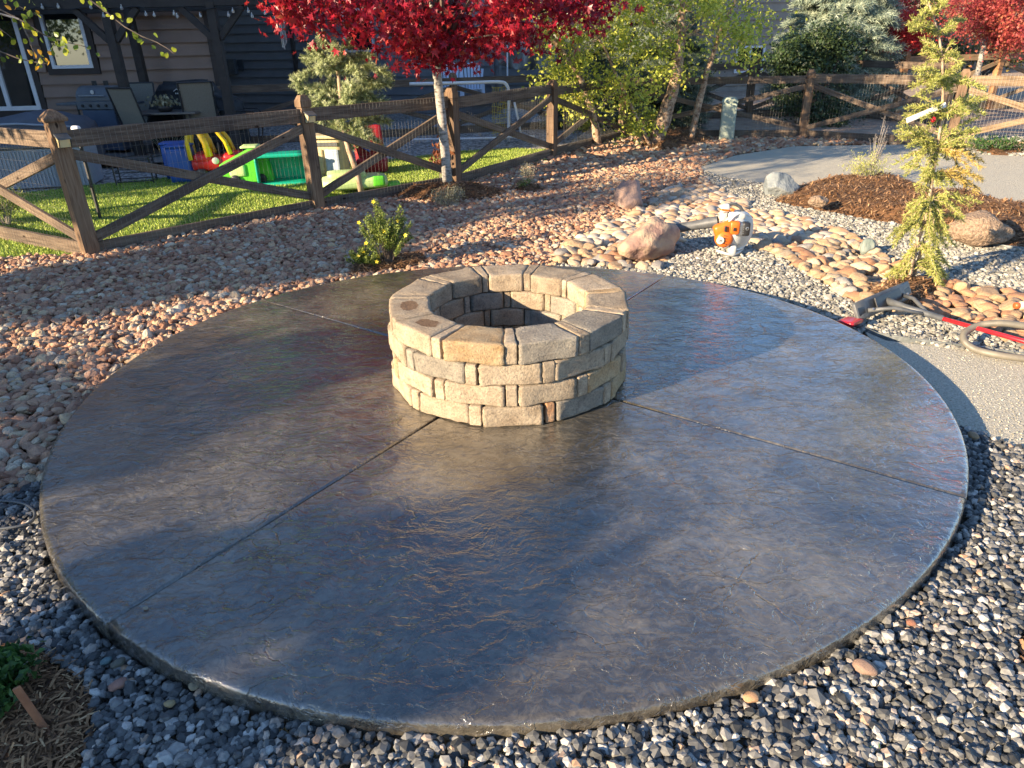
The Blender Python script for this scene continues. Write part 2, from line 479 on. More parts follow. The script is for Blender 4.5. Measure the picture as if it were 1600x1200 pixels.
big = [(-9, -3), (12, -3), (12, 24), (-9, 24)]
stones('river_rock_gravel', RED, .047, .054, M_RED, True, 3, .36, .6, 'reddish tan river rock ground cover between the rail fence and the round patio', excl=(COBBLE, MULCH_FL), clip=lambda p: p[:, 1] < 11.5)
stones('river_rock_gravel', RED, .075, .085, M_RED, True, 2, .42, .55, 'reddish tan river rock ground cover in front of the birch and the far fence', excl=(COBBLE, PATH_FAR), clip=lambda p: p[:, 1] >= 11.5, layers=1)
# grey crushed gravel in front of and to the right of the slab
FRONT = [(-4, .2), (6, .2), (6, 3.2), (2.25, 3.05), (0, 3.3), tuple(at(-400, 900)[:2]), (-4.5, 2.0)]
FRONT = wpoly([(-500, 1500), (-400, 900), (0, 782), (120, 735), (500, 700), (1400, 660), (1515, 672), (1560, 690), (1640, 716), (1760, 760), (2300, 900), (2300, 1500)])
stones('crushed_gravel', FRONT, .0245, .030, M_GREY, False, 1, .42, .72, 'dark grey and white crushed granite gravel in front of the round patio', excl=(MULCH_FL, MULCH_FR), seed=3,
       tintf=lambda p, r_: np.clip(r_**1.1, 0, 1))
MID = wpoly([(1086, 260), (1240, 280), (1420, 306), (1720, 340), (1760, 420), (1760, 600), (1352, 519), (1200, 520), (860, 500), (860, 410), (960, 420), (1050, 400), (1070, 350)])
stones('pale_crushed_gravel', MID, .028, .033, M_PALE, False, 1, .5, .72, 'pale grey crushed gravel between the round patio and the path', excl=(COBBLE, MULCH_BACK, PATH_NEAR, PATH_FAR, RED), seed=5,
       tintf=lambda p, r_: r_)
stones('pale_crushed_gravel', WHITE_STRIP, .05, .055, M_PALE, False, 2, .6, .7, 'pale gravel strip along the foot of the far right fence', seed=5, layers=1)

stones('path_grit', PATH_NEAR, .034, .0065, tintmat('sandy_grit', [(0, (.28, .25, .18)), (.6, (.48, .44, .34)), (1, (.62, .58, .47))], .9, True, .1, 4), False, 1, .5, .7, 'fine sandy grit on the near end of the path', zoff=.004, layers=1, seed=9)
# --- big rounded cobbles: countable, one by one ---------------------------
M_COB = [pmat('tan_cobble', (.47, .33, .20), (.34, .22, .13), 12, .75, .003, 90, vary=.15, spec=.3),
         pmat('rose_cobble', (.46, .25, .14), (.36, .19, .11), 12, .75, .003, 90, vary=.15, spec=.3),
         pmat('buff_cobble', (.54, .43, .30), (.42, .31, .20), 12, .75, .003, 90, vary=.15, spec=.3),
         pmat('grey_cobble', (.36, .33, .29), (.25, .23, .21), 12, .75, .003, 90, vary=.2, spec=.3)]
def stone_mesh(name, mat, seed, sub=3, amp=.25, flat=.6, freq=1.2):
    bm = bmesh.new(); bmesh.ops.create_icosphere(bm, subdivisions=sub, radius=.5)
    from mathutils import noise as mn
    off = Vector((seed*3.7, seed*1.3, seed*2.9))
    for v in bm.verts:
        d = mn.noise_vector(v.co*freq*2+off)
        v.co += d*amp*.5; v.co.z *= flat
    me = bpy.data.meshes.new(name); bm.to_mesh(me); bm.free()
    me.polygons.foreach_set('use_smooth', [True]*len(me.polygons)); me.materials.append(mat); return me
cob_meshes = [stone_mesh('cobble', M_COB[(0, 0, 2, 1, 2, 0, 3, 1)[k % 8]], k, 3 if k < 24 else 2, .32, .62) for k in range(24)]
cp = jgrid(min(a for a, b in COBBLE), max(a for a, b in COBBLE), min(b for a, b in COBBLE), max(b for a, b in COBBLE), .098, np.random.default_rng(5))
cp = cp[in_poly(cp, COBBLE) & sees(cp, 30)]; cp = cp[slab_d(cp) > .06]
BOULD = [(1.30, 6.30, .33), (1.43, 8.45, .27), (2.02, 6.38, .16), (3.1, 5.42, .30)]
for bx_, by_, br_ in BOULD: cp = cp[np.hypot(cp[:, 0]-bx_, cp[:, 1]-by_) > br_]
cp = cp[np.argsort(cp[:, 1])]
print('cobbles', len(cp))
near = cp[:300]; far_ = cp[300:]
cr_ = np.random.default_rng(9)
for i, (x, y) in enumerate(near):
    red_zone = x > 2.9 and y < 5.6
    zone = ('near the red squeegee handle at the right edge' if x > 3.25 and y < 5.4 else 'round the mulch heap of the leaning cedar' if x > 2.75 and y < 5.9 else
            'in the middle of the band between blower and cedar' if x > 2.25 else 'behind and beside the leaf blower' if x > 1.65 and y > 6.2 else 'between the big tan boulder and the patio rim' if y < 6.5 else 'behind the big tan boulder')
    pool = [k for k in range(24) if (k % 8) in ((3, 7, 0, 3, 7, 5) if red_zone else (0, 1, 2, 4, 5, 6, 3))]
    ci = int(cr_.choice(pool)); o = bpy.data.objects.new('cobble', cob_meshes[ci])
    k = .104*math.exp(cr_.normal(0, .26))
    o.scale = (k*cr_.uniform(1.05, 1.35), k*cr_.uniform(.85, 1.05), k*cr_.uniform(.85, 1.2)); o.rotation_euler = (cr_.normal(0, .25), cr_.normal(0, .25), cr_.uniform(0, 6.28))
    o.location = (x, y, float(gz(x, y))+cr_.uniform(-.005, .02)); put(o)
    tone = ('golden tan', 'golden tan', 'pale buff', 'rose brown', 'pale buff', 'golden tan', 'grey', 'rose brown')[ci % 8]
    tag(o, 'rounded '+tone+' river cobble '+zone, 'cobble', 'river cobbles in the curving band')
allp = np.concatenate([far_, cp[:0]])
if len(far_):
    n = len(far_); k = .12*np.exp(cr_.normal(0, .2, n))
    o = scatter('cobble_bed', np.c_[far_, gz(far_[:, 0], far_[:, 1])], np.c_[cr_.normal(0, .25, (n, 2)), cr_.uniform(0, 6, n)], np.c_[k*1.2, k*.95, k*.62], cr_.random(n),
                tintmat('cobble_mix', COB_PAL, .75, True, .2, 3), 8, 3, .3, 1.2, True, 8)
    tag(o, 'farther river cobbles round the two tan boulders', 'gravel', kind='stuff')
# small stones filling between cobbles
stones('cobble_chinks', COBBLE, .06, .05, tintmat('chink_stone', COB_PAL, .8, True, .2, 3), True, 2, .4, .7, 'small tan stones in the gaps of the cobble band', zoff=-.03, layers=1, seed=6)

# --- steel edging ---------------------------------------------------------
M_STEEL = pmat('galvanised_edging', (.32, .34, .34), (.22, .24, .24), 30, .45, .001, 80, metal=.7)
def edging(px, label, z=-.1, h=.05):
    pts = [at(a, b, z) for a, b in px]
    t = thing('landscape_edging', label, 'edging', tuple(pts[0]))
    g = Geo()
    for a, b in zip(pts[:-1], pts[1:]):
        d = (b-a); L = d.length; an = math.atan2(d.y, d.x); c = (a+b)/2-pts[0]
        g.box((c.x, c.y, 0), (L+.004, .006, h), an)
    g.build('edging_strip', M_STEEL, t)
    return t, pts
e1, ep = edging([(1352, 517), (1370, 525), (1420, 533), (1480, 541), (1540, 548), (1600, 557), (1700, 572)], 'steel edging strip with wire stakes between pale gravel and sandy path')
for k in range(7):
    q = at(1386+k*32, 527+k*4.3)-ep[0]
    gk = Geo().tube([(q.x, q.y-.03, .02), (q.x+.012, q.y-.005, .035), (q.x, q.y+.03, .01)], .003, 5).tube([(q.x, q.y-.008, -.04), (q.x, q.y-.008, .045)], .003, 5)
    gk.build('wire_stake', M_STEEL, e1)
edging([(-60, 800), (0, 773), (30, 757), (62, 735)], 'dark steel edging between red river rock and grey gravel left of the patio', -.09)
edging([(1470, 370), (1520, 381), (1570, 389), (1640, 397)], 'pale steel edging along the front of the right mulch mound', -.1, .07)

# ================================================================== THE PATIO SLAB
def slab_material():
    m, n, l, b = newmat('stamped_concrete')
    tc = n.new('ShaderNodeTexCoord'); P = tc.outputs['Object']
    def noise(scale, det=5, rough=.55, vec=P, dist=0):
        x = n.new('ShaderNodeTexNoise'); x.inputs['Scale'].default_value = scale; x.inputs['Detail'].default_value = det
        x.inputs['Roughness'].default_value = rough; x.inputs['Distortion'].default_value = dist; l.new(vec, x.inputs['Vector']); return x
    def math_(op, a, b_=None, c=None):
        x = n.new('ShaderNodeMath'); x.operation = op
        for i, q in enumerate((a, b_, c)):
            if q is None: continue
            if isinstance(q, (int, float)): x.inputs[i].default_value = q
            else: l.new(q, x.inputs[i])
        return x.outputs[0]
    def rng_(v, a, b_, c, d):
        x = n.new('ShaderNodeMapRange'); l.new(v, x.inputs[0]); x.inputs[1].default_value = a; x.inputs[2].default_value = b_
        x.inputs[3].default_value = c; x.inputs[4].default_value = d; return x.outputs[0]
    # distorted coordinates
    w1 = noise(5, 4, .6); vm = n.new('ShaderNodeVectorMath'); vm.operation = 'SCALE'; vm.inputs['Scale'].default_value = .16
    l.new(w1.outputs['Color'], vm.inputs[0])
    av = n.new('ShaderNodeVectorMath'); av.operation = 'ADD'; l.new(P, av.inputs[0]); l.new(vm.outputs[0], av.inputs[1])
    mp = n.new('ShaderNodeMapping'); mp.inputs['Rotation'].default_value = (0, 0, R(-20)); mp.inputs['Scale'].default_value = (.75, 1.5, 1)
    l.new(av.outputs[0], mp.inputs[0])
    def crack(scale, width):
        v = n.new('ShaderNodeTexVoronoi'); v.feature = 'DISTANCE_TO_EDGE'; v.inputs['Scale'].default_value = scale
        l.new(mp.outputs[0], v.inputs['Vector'])
        return rng_(v.outputs['Distance'], 0, width, 1, 0)
    c1 = crack(3.6, .016); c2 = crack(6.5, .035)
    mk = rng_(noise(1.7, 3).outputs[0], .52, .62, 0, 1); mk2 = rng_(noise(3.1, 3, .5).outputs[0], .50, .62, 0, 1)
    cr = math_('MAXIMUM', math_('MULTIPLY', c1, mk), math_('MULTIPLY', math_('MULTIPLY', c2, mk2), .6))
    # steps: slate layers
    lay = noise(2.2, 7, .62, mp.outputs[0], .6)
    st = math_('MULTIPLY', lay.outputs[0], 9.0); fr = math_('FRACT', st); fl = math_('FLOOR', st)
    sm = rng_(fr, 0.0, .11, 0, 1); step = math_('DIVIDE', math_('ADD', fl, sm), 9.0)
    fine = noise(26, 8, .65, mp.outputs[0], .8)
    rip = noise(8.5, 5, .55, mp.outputs[0], 1.2)
    h = math_('ADD', math_('MULTIPLY', step, .018), math_('MULTIPLY', fine.outputs[0], .0024))
    h = math_('ADD', h, math_('MULTIPLY', rip.outputs[0], .0095))
    h = math_('SUBTRACT', h, math_('MULTIPLY', cr, .003))
    bp = n.new('ShaderNodeBump'); bp.inputs['Distance'].default_value = 1.0; bp.inputs['Strength'].default_value = .85
    l.new(h, bp.inputs['Height']); l.new(bp.outputs[0], b.inputs['Normal']); l.new(bp.outputs[0], b.inputs['Coat Normal'])
    # colour: release powder mottled over a charcoal base
    mott = noise(1.6, 8, .68, P, .4)
    r1 = ramp(n, [(.37, (.024, .022, .019)), (.47, (.060, .053, .042)), (.57, (.135, .118, .088)), (.71, (.27, .235, .17))])
    mm = math_('ADD', math_('MULTIPLY', mott.outputs[0], .62), math_('MULTIPLY', fine.outputs[0], .38)); l.new(mm, r1.inputs[0])
    mx = n.new('ShaderNodeMixRGB'); mx.blend_type = 'MULTIPLY'; l.new(math_('MULTIPLY', cr, .5), mx.inputs[0]); l.new(r1.outputs[0], mx.inputs[1]); mx.inputs[2].default_value = (.25, .22, .2, 1)
    l.new(mx.outputs[0], b.inputs['Base Color'])
    l.new(rng_(noise(2.4, 5, .6).outputs[0], .35, .65, .16, .30), b.inputs['Roughness'])
    b.inputs['Specular IOR Level'].default_value = .6
    b.inputs['Coat Weight'].default_value = 1.0; b.inputs['Coat Roughness'].default_value = .045; b.inputs['Coat IOR'].default_value = 1.85
    return m
M_SLAB = slab_material()
JA = [R(-125.57), R(-36.06), R(54.57), R(144.0)]
def rim(th, off=0.0):
    r_ = slab_r(np.array(th)) + off
    return SC[0]+r_*math.cos(th), SC[1]+r_*math.sin(th)
gb = Geo(); ths = np.linspace(0, 2*PI, 96, endpoint=False)
gb.prism([rim(t_, -.03) for t_ in ths], -.15, -.03)
patio = gb.build('patio', pmat('joint_concrete', (.05, .045, .04), (.08, .07, .06), 20, .8)); tag(patio, kind='structure')
for q in range(4):
    a0, a1 = JA[q], JA[(q+1) % 4]
    if a1 < a0: a1 += 2*PI
    hw = .0065
    m = 40; th = np.linspace(a0, a1, m)
    n0 = np.array([-math.sin(a0), math.cos(a0)]); n1 = np.array([math.sin(a1), -math.cos(a1)])
    def outline(inset, arc_off):
        """apex then the arc, joint sides set in by 'inset'"""
        off = hw+inset
        A = np.array([n0, n1]); ap = SC + np.linalg.solve(A, [off, off])
        pts = [tuple(ap)]
        for i, t_ in enumerate(th):
            x, y = rim(t_, arc_off)
            if i == 0: x, y = x+n0[0]*off, y+n0[1]*off
            if i == m-1: x, y = x+n1[0]*off, y+n1[1]*off
            pts.append((x, y))
        return pts
    prof = [(.006, -.026, 0.0), (.003, -.016, -.0015), (.0005, -.007, -.006), (0, -.002, -.013), (0, .001, -.026), (0, .004, -.09), (0, .006, -.145)]
    bm = bmesh.new(); rings = []
    for ins, ao, z in prof:
        rings.append([bm.verts.new((x, y, z)) for x, y in outline(ins, ao)])
    bm.faces.new(rings[0])
    for r0, r1_ in zip(rings[:-1], rings[1:]):
        k = len(r0)
        for i in range(k):
            f = bm.faces.new((r0[i], r1_[i], r1_[(i+1) % k], r0[(i+1) % k])); f.smooth = True
    bmesh.ops.recalc_face_normals(bm, faces=bm.faces)
    me = bpy.data.meshes.new('slab_panel'); bm.to_mesh(me); bm.free(); me.materials.append(M_SLAB)
    put(bpy.data.objects.new('slab_panel', me), patio)

# ================================================================== THE FIRE PIT
pit = thing('fire_pit', 'round fire pit of tan tumbled concrete blocks on the patio slab', 'fire pit', (-.013, 3.67, 0))
def block_mat(name, c1, c2, stain=None):
    m, n, l, b = newmat(name)
    tc = n.new('ShaderNodeTexCoord'); oi = n.new('ShaderNodeObjectInfo')
    ad = n.new('ShaderNodeVectorMath'); ad.operation = 'ADD'; sc = n.new('ShaderNodeMath'); sc.operation = 'MULTIPLY'; sc.inputs[1].default_value = 31
    l.new(oi.outputs['Random'], sc.inputs[0]); l.new(tc.outputs['Object'], ad.inputs[0]); l.new(sc.outputs[0], ad.inputs[1])
    n1 = n.new('ShaderNodeTexNoise'); n1.inputs['Scale'].default_value = 9; n1.inputs['Detail'].default_value = 6; n1.inputs['Roughness'].default_value = .7; l.new(ad.outputs[0], n1.inputs['Vector'])
    n2 = n.new('ShaderNodeTexNoise'); n2.inputs['Scale'].default_value = 95; n2.inputs['Detail'].default_value = 8; n2.inputs['Roughness'].default_value = .75; l.new(ad.outputs[0], n2.inputs['Vector'])
    r1 = ramp(n, [(.34, c1), (.62, c2)]); l.new(n1.outputs[0], r1.inputs[0])
    r2 = ramp(n, [(.33, (.40, .40, .40)), (.48, (1, 1, 1)), (.66, (1.45, 1.4, 1.3))]); l.new(n2.outputs[0], r2.inputs[0])
    mx = n.new('ShaderNodeMixRGB'); mx.blend_type = 'MULTIPLY'; mx.inputs[0].default_value = .8; l.new(r1.outputs[0], mx.inputs[1]); l.new(r2.outputs[0], mx.inputs[2])
    col = mx.outputs[0]
    if stain:
        mp = n.new('ShaderNodeMapping'); l.new(tc.outputs['Object'], mp.inputs[0]); mp.inputs['Scale'].default_value = (1/.075, 1/.05, 0); mp.inputs['Location'].default_value = (0, -.1, 0)
        ln = n.new('ShaderNodeVectorMath'); ln.operation = 'LENGTH'; l.new(mp.outputs[0], ln.inputs[0])
        a_ = n.new('ShaderNodeMath'); a_.operation = 'ADD'; l.new(ln.outputs['Value'], a_.inputs[0])
        n3 = n.new('ShaderNodeTexNoise'); n3.inputs['Scale'].default_value = 22; l.new(tc.outputs['Object'], n3.inputs['Vector'])
        l.new(n3.outputs[0], a_.inputs[1])
        mr = n.new('ShaderNodeMapRange'); l.new(a_.outputs[0], mr.inputs[0]); mr.inputs[1].default_value = 1.35; mr.inputs[2].default_value = 1.5; mr.inputs[3].default_value = 1; mr.inputs[4].default_value = 0
        m2 = n.new('ShaderNodeMixRGB'); m2.blend_type = 'MULTIPLY'; l.new(mr.outputs[0], m2.inputs[0]); l.new(col, m2.inputs[1]); m2.inputs[2].default_value = stain+(1,)
        col = m2.outputs[0]
    hs = n.new('ShaderNodeHueSaturation'); mr2 = n.new('ShaderNodeMapRange'); mr2.inputs[3].default_value = .82; mr2.inputs[4].default_value = 1.15
    l.new(oi.outputs['Random'], mr2.inputs[0]); l.new(mr2.outputs[0], hs.inputs['Value']); l.new(col, hs.inputs['Color'])
    l.new(hs.outputs[0], b.inputs['Base Color'])
    b.inputs['Roughness'].default_value = .92; b.inputs['Specular IOR Level'].default_value = .25
    ad2 = n.new('ShaderNodeMath'); ad2.operation = 'MULTIPLY_ADD'; l.new(n1.outputs[0], ad2.inputs[0]); ad2.inputs[1].default_value = 2.0; l.new(n2.outputs[0], ad2.inputs[2])
    bp = n.new('ShaderNodeBump'); bp.inputs['Distance'].default_value = .009; l.new(ad2.outputs[0], bp.inputs['Height']); l.new(bp.outputs[0], b.inputs['Normal'])
    return m
BM_TAN = block_mat('tan_block', (.28, .215, .15), (.43, .35, .255))
BM_GREY = block_mat('grey_block', (.20, .175, .145), (.32, .285, .23))
BM_ORANGE = block_mat('orange_block', (.36, .18, .09), (.40, .27, .17))
BM_GOLD = block_mat('gold_block', (.34, .22, .11), (.43, .33, .21))
BM_STAIN = block_mat('stained_block', (.28, .215, .15), (.38, .31, .225), (.5, .4, .35))
N_U = 11; UNIT = 2*PI/N_U; SMALL = R(5.6); Ro, Ri, CH = .657, .436, .11
starts = [R(284.8), R(268.0), R(284.0), R(268.1)]      # where the small blocks begin, bottom course first
bq = np.random.default_rng(3)
for c in range(4):
    for u in range(N_U):
        for small in (True, False):
            a0 = starts[c]+u*UNIT + (0 if small else SMALL); a1 = a0 + (SMALL if small else UNIT-SMALL)
            a0 += bq.normal(0, .004); a1 += bq.normal(0, .004)
            am = (a0+a1)/2; half = (a1-a0)/2
            gap = .0045
            dep = Ro-Ri; rm = (Ro+Ri)/2*math.cos(half)
            wo = 2*Ro*math.sin(half)-gap; wi = 2*Ri*math.sin(half)-gap
            wm = (wo+wi)/2
            if small: dep *= .985
            V, Fq = rounded_block(wm, dep*1.0-.004, CH-.003, .007 if small else .009, 9, .0008 if small else .0016, seed=c*100+u*2+small, taper=(wo-wi)/(wo+wi))
            # low lumps
            ph = bq.uniform(0, 6, 3)
            V = V + (.0008 if small else .0018)*np.stack([np.sin(V[:, 1]*40+ph[0]), np.sin(V[:, 0]*35+ph[1]+V[:, 2]*30), np.sin(V[:, 0]*25+ph[2])], 1)
            deg = math.degrees(am) % 360
            mt = bq.choice([0, 0, 0, 0, 1, 0, 3, 0] if small else [0, 0, 0, 0, 0, 0, 1, 3]); mat_ = (BM_TAN, BM_GREY, BM_ORANGE, BM_GOLD)[mt]
            if c == 3 and not small:
                if abs(deg-218) < 14 or abs(deg-185) < 14: mat_ = BM_STAIN
                elif abs(deg-253) < 12: mat_ = BM_GOLD
                elif abs(deg-287) < 12 or abs(deg-320) < 12: mat_ = BM_GREY
                else: mat_ = BM_TAN
            if c == 0 and small and abs(deg-288) < 8: mat_ = BM_ORANGE
            if c == 0 and not small and abs(deg-303) < 10: mat_ = BM_GREY
            me = Geo().add(V, Fq).mesh('block', mat_, True)
            o = bpy.data.objects.new('block', me)
            rr = rm + bq.normal(0, .003)
            o.location = (rr*math.cos(am), rr*math.sin(am), CH*(c+.5)+.001)
            o.rotation_euler = (bq.normal(0, .006), bq.normal(0, .006), am-PI/2+bq.normal(0, .012))
            put(o, pit)
ga = Geo(); ga.prism([(.42*math.cos(a), .42*math.sin(a)) for a in np.linspace(0, 2*PI, 32, endpoint=False)], .001, .03)
ga.build('fire_bed', pmat('pit_floor', (.08, .07, .06), (.14, .12, .1), 30, .95, .01, 60), pit)
# ================================================================== BEYOND THE FENCE: GROUND
M_TURF = pmat('turf_base', (.10, .17, .025), (.17, .25, .045), 30, .9, .01, 200)
M_YARD = pmat('yard_gravel', (.13, .12, .115), (.48, .45, .42), 17, .9, .05, 30, low=.44, high=.58, detail=8)
M_FARG = pmat('far_soil', (.30, .20, .14), (.42, .32, .23), 5, .95, .04, 12)
TURF = wpoly([(-300, 420), (-300, 345), (30, 303), (130, 291), (280, 276), (440, 262), (560, 255), (640, 246), (720, 236), (800, 232), (862, 234), (862, 250), (712, 292), (497, 332), (145, 405), (0, 425)])
YARD = [(-14, 9.5), (-5.9, 8.3), (-3.9, 9.2), (-1.3, 11.5), (.6, 13.5), (2.1, 15.2), (3, 20), (-2, 24), (-12, 26), (-26, 22), (-26, 9)]
sheet('yard_ground', YARD, -.115, M_YARD)
sheet('turf_ground', TURF, -.100, M_TURF)
sheet('patio_floor', [(-24, 11.9), (-5.4, 12.4), (-6.0, 16.0), (-24, 16.0)], -.03, pmat('patio_floor', (.14, .12, .11), (.20, .18, .16), 6, .8))
sheet('far_ground', [(2.2, 15.2), (5.6, 14.9), (9, 12.8), (30, 8), (60, 10), (60, 60), (-8, 60), (3, 20)], -.12, M_FARG)
# turf blades
p = jgrid(-9, 1.5, 6.5, 14.5, .034); p = p[in_poly(p, TURF)]; p = p[sees(p, 30)]
n = len(p)
d = np.c_[rng.normal(0, .5, (n, 2)), np.ones(n)]
g = Geo(); leaves(g, np.c_[p, np.full(n, -.088)], .036, (np.array([(-.22, -.5, 0), (.22, -.5, 0), (.02, .5, .1)]), np.array([(0, 1, 2)])), rng.random(n), dir_rot(d))
leaves(g, np.c_[p+rng.normal(0, .012, p.shape), np.full(n, -.09)], .032, (np.array([(-.22, -.5, 0), (.22, -.5, 0), (.02, .5, .1)]), np.array([(0, 1, 2)])), rng.random(n), dir_rot(d*[-1, -1, 1]))
tag(g.build('artificial_turf', tintmat('turf_blade', [(0, (.17, .27, .03)), (.6, (.38, .50, .08)), (1, (.58, .62, .17))], .6, trans=.25)), 'bright green artificial turf lawn behind the rail fence', 'turf', kind='stuff')

# ================================================================== THE FENCE
def wood_mat(name, c1, c2, c3):
    m, n, l, b = newmat(name)
    tc = n.new('ShaderNodeTexCoord'); oi = n.new('ShaderNodeObjectInfo')
    ad = n.new('ShaderNodeVectorMath'); ad.operation = 'ADD'; sc = n.new('ShaderNodeMath'); sc.operation = 'MULTIPLY'; sc.inputs[1].default_value = 17
    l.new(oi.outputs['Random'], sc.inputs[0]); l.new(tc.outputs['Object'], ad.inputs[0]); l.new(sc.outputs[0], ad.inputs[1])
    mp = n.new('ShaderNodeMapping'); mp.inputs['Scale'].default_value = (1.2, 22, 22) if 'rail' in name else (22, 22, 1.2); l.new(ad.outputs[0], mp.inputs[0])
    n1 = n.new('ShaderNodeTexNoise'); n1.inputs['Scale'].default_value = 2.5; n1.inputs['Detail'].default_value = 6; n1.inputs['Distortion'].default_value = .8; l.new(mp.outputs[0], n1.inputs['Vector'])
    n2 = n.new('ShaderNodeTexNoise'); n2.inputs['Scale'].default_value = 2.0; n2.inputs['Detail'].default_value = 4; l.new(ad.outputs[0], n2.inputs['Vector'])
    r1 = ramp(n, [(.3, c1), (.5, c2), (.7, c3)]); l.new(n1.outputs[0], r1.inputs[0])
    r2 = ramp(n, [(.3, (.6, .6, .62)), (.6, (1.1, 1.08, 1.0))]); l.new(n2.outputs[0], r2.inputs[0])
    mx = n.new('ShaderNodeMixRGB'); mx.blend_type = 'MULTIPLY'; mx.inputs[0].default_value = 1; l.new(r1.outputs[0], mx.inputs[1]); l.new(r2.outputs[0], mx.inputs[2])
    # knots
    mk = n.new('ShaderNodeMapping'); mk.inputs['Scale'].default_value = (1, 2.2, 2.2) if 'rail' in name else (2.2, 2.2, 1); l.new(ad.outputs[0], mk.inputs[0])
    vo = n.new('ShaderNodeTexVoronoi'); vo.inputs['Scale'].default_value = 2.6; l.new(mk.outputs[0], vo.inputs['Vector'])
    kr = ramp(n, [(.05, (.15, .10, .08)), (.085, (1, 1, 1))]); l.new(vo.outputs['Distance'], kr.inputs[0])
    m2 = n.new('ShaderNodeMixRGB'); m2.blend_type = 'MULTIPLY'; m2.inputs[0].default_value = 1; l.new(mx.outputs[0], m2.inputs[1]); l.new(kr.outputs[0], m2.inputs[2])
    l.new(m2.outputs[0], b.inputs['Base Color']); b.inputs['Roughness'].default_value = .8; b.inputs['Specular IOR Level'].default_value = .25
    bp = n.new('ShaderNodeBump'); bp.inputs['Distance'].default_value = .003; l.new(n1.outputs[0], bp.inputs['Height']); l.new(bp.outputs[0], b.inputs['Normal'])
    return m
M_RAIL = wood_mat('weathered_rail', (.085, .06, .045), (.15, .11, .085), (.22, .17, .13))
M_POST = wood_mat('weathered_post', (.11, .065, .042), (.185, .12, .078), (.26, .18, .125))
M_RAIL_SUN = wood_mat('sunlit_rail', (.14, .095, .06), (.24, .17, .11), (.33, .24, .16))  # lighter, warmer copy of the rail wood with sunlight put into its colour
M_WIRE = pmat('galvanised_wire', (.26, .26, .25), (.18, .18, .17), 40, .5, metal=.5)

def post_mesh(h, style, mat):
    s2 = math.sqrt(2); a = .068
    if style == 'cap':
        prof = [(a, -.25), (a, h-.13), (a*.96, h-.129), (a*.96, h-.10)]
    else:
        prof = [(a, -.25), (a, h-.155), (a*.84, h-.15), (a*.84, h-.13), (a, h-.122), (a, h-.06), (a*.55, h), (.001, h)]
    g = Geo().lathe([(r_*s2, z) for r_, z in prof], 4, M=Matrix.Rotation(PI/4, 4, 'Z'))
    return g.mesh('post', mat)
def make_post(parent, p, h, style, rz, mat=None):
    o = bpy.data.objects.new('post', post_mesh(h, style, mat or M_POST)); put(o, parent)
    o.location = (p[0]-parent.location.x, p[1]-parent.location.y, -.1-parent.location.z); o.rotation_euler = (rnd.gauss(0, .006), rnd.gauss(0, .006), rz)
    if style == 'cap':
        s2 = math.sqrt(2)
        g = Geo().lathe([(r_*s2, z) for r_, z in [(.088, 0), (.095, .012), (.095, .03), (.075, .052), (.04, .085), (.018, .10), (.001, .104)]], 4, M=Matrix.Rotation(PI/4, 4, 'Z'))
        me = g.mesh('post_cap', M_POST); bevel_mesh(me, .003)
        c = bpy.data.objects.new('post_cap', me); put(c, o); c.location = (0, 0, h-.10)
    return o
def panel(fence, a, b, rail_z=(.915, 1.06), mat=None, mesh_h=1.02, side=-1, wires=True, flip=False, sag=0.0, vstep=.0508):
    """rail, kick board, crossing braces and welded wire between posts a and b"""
    a = Vector((a[0], a[1], 0)); b = Vector((b[0], b[1], 0)); d = (b-a); L = d.length; d.normalize(); nrm = Vector((d.y, -d.x, 0))
    mat = mat or M_RAIL
    e = .066
    A = a+d*e; B = b-d*e
    zc = (rail_z[0]+rail_z[1])/2; wd = rail_z[1]-rail_z[0]
    board('rail', A+Vector((0, 0, zc)), B+Vector((0, 0, zc)), wd, .042, mat, fence)
    board('kick_board', A+Vector((0, 0, -.035)), B+Vector((0, 0, -.035)), .15, .04, mat, fence)
    lo, hi = .085, rail_z[0]-.055
    off = nrm*.021
    if flip: off = -off
    board('cross_brace', A+off+Vector((0, 0, lo)), B+off+Vector((0, 0, hi)), .092, .038, mat, fence)
    board('cross_brace', A-off+Vector((0, 0, hi)), B-off+Vector((0, 0, lo)), .092, .038, mat, fence)
    if wires:
        g = Geo(); W = nrm*(.048*(-side)); r_ = .0010
        nv = int((L-.13)/vstep)
        def P(s_, z):
            bow = .006*math.sin(s_*7+z*3)+.004*math.sin(s_*17)
            return A + d*s_ + W + nrm*bow + Vector((0, 0, z))
        for i in range(nv+1):
            s_ = i*vstep + rnd.gauss(0, .0015)
            g.tube([P(s_, -.1+.23*k) for k in range(6)], r_, 3, cap=False)
        for z in np.arange(-.05, mesh_h, .1016):
            g.tube([P(s_, z) for s_ in np.linspace(0, L-.13, 12)], r_, 3, cap=False)
        g.build('wire_mesh', M_WIRE, fence, loc=-fence.location)
fence = thing('rail_fence', 'brown crossbuck rail fence with wire mesh running from the left edge to the birch', 'fence', (-4.0, 6.71, -.1))
FP = [(-6.35, 8.12), (-4.0, 6.71), (-2.27, 8.57), (-.72, 10.03), (.76, 12.49), (2.3, 14.83)]
FH = [1.3, 1.33, 1.29, 1.25, 1.2, 1.15]
rot = [math.atan2(FP[min(i+1, 5)][1]-FP[i][1], FP[min(i+1, 5)][0]-FP[i][0]) if i < 5 else R(57) for i in range(6)]
for i in range(6):
    make_post(fence, FP[i], FH[i], 'cap' if i in (0, 1) else 'carved', rot[i])
RZ = [(.90, 1.045), (.90, 1.05), (.905, 1.05), (.89, 1.03), (.86, .99)]
for i in range(5): panel(fence, FP[i], FP[i+1], RZ[i], flip=bool(i % 2 == 0), vstep=.0508)
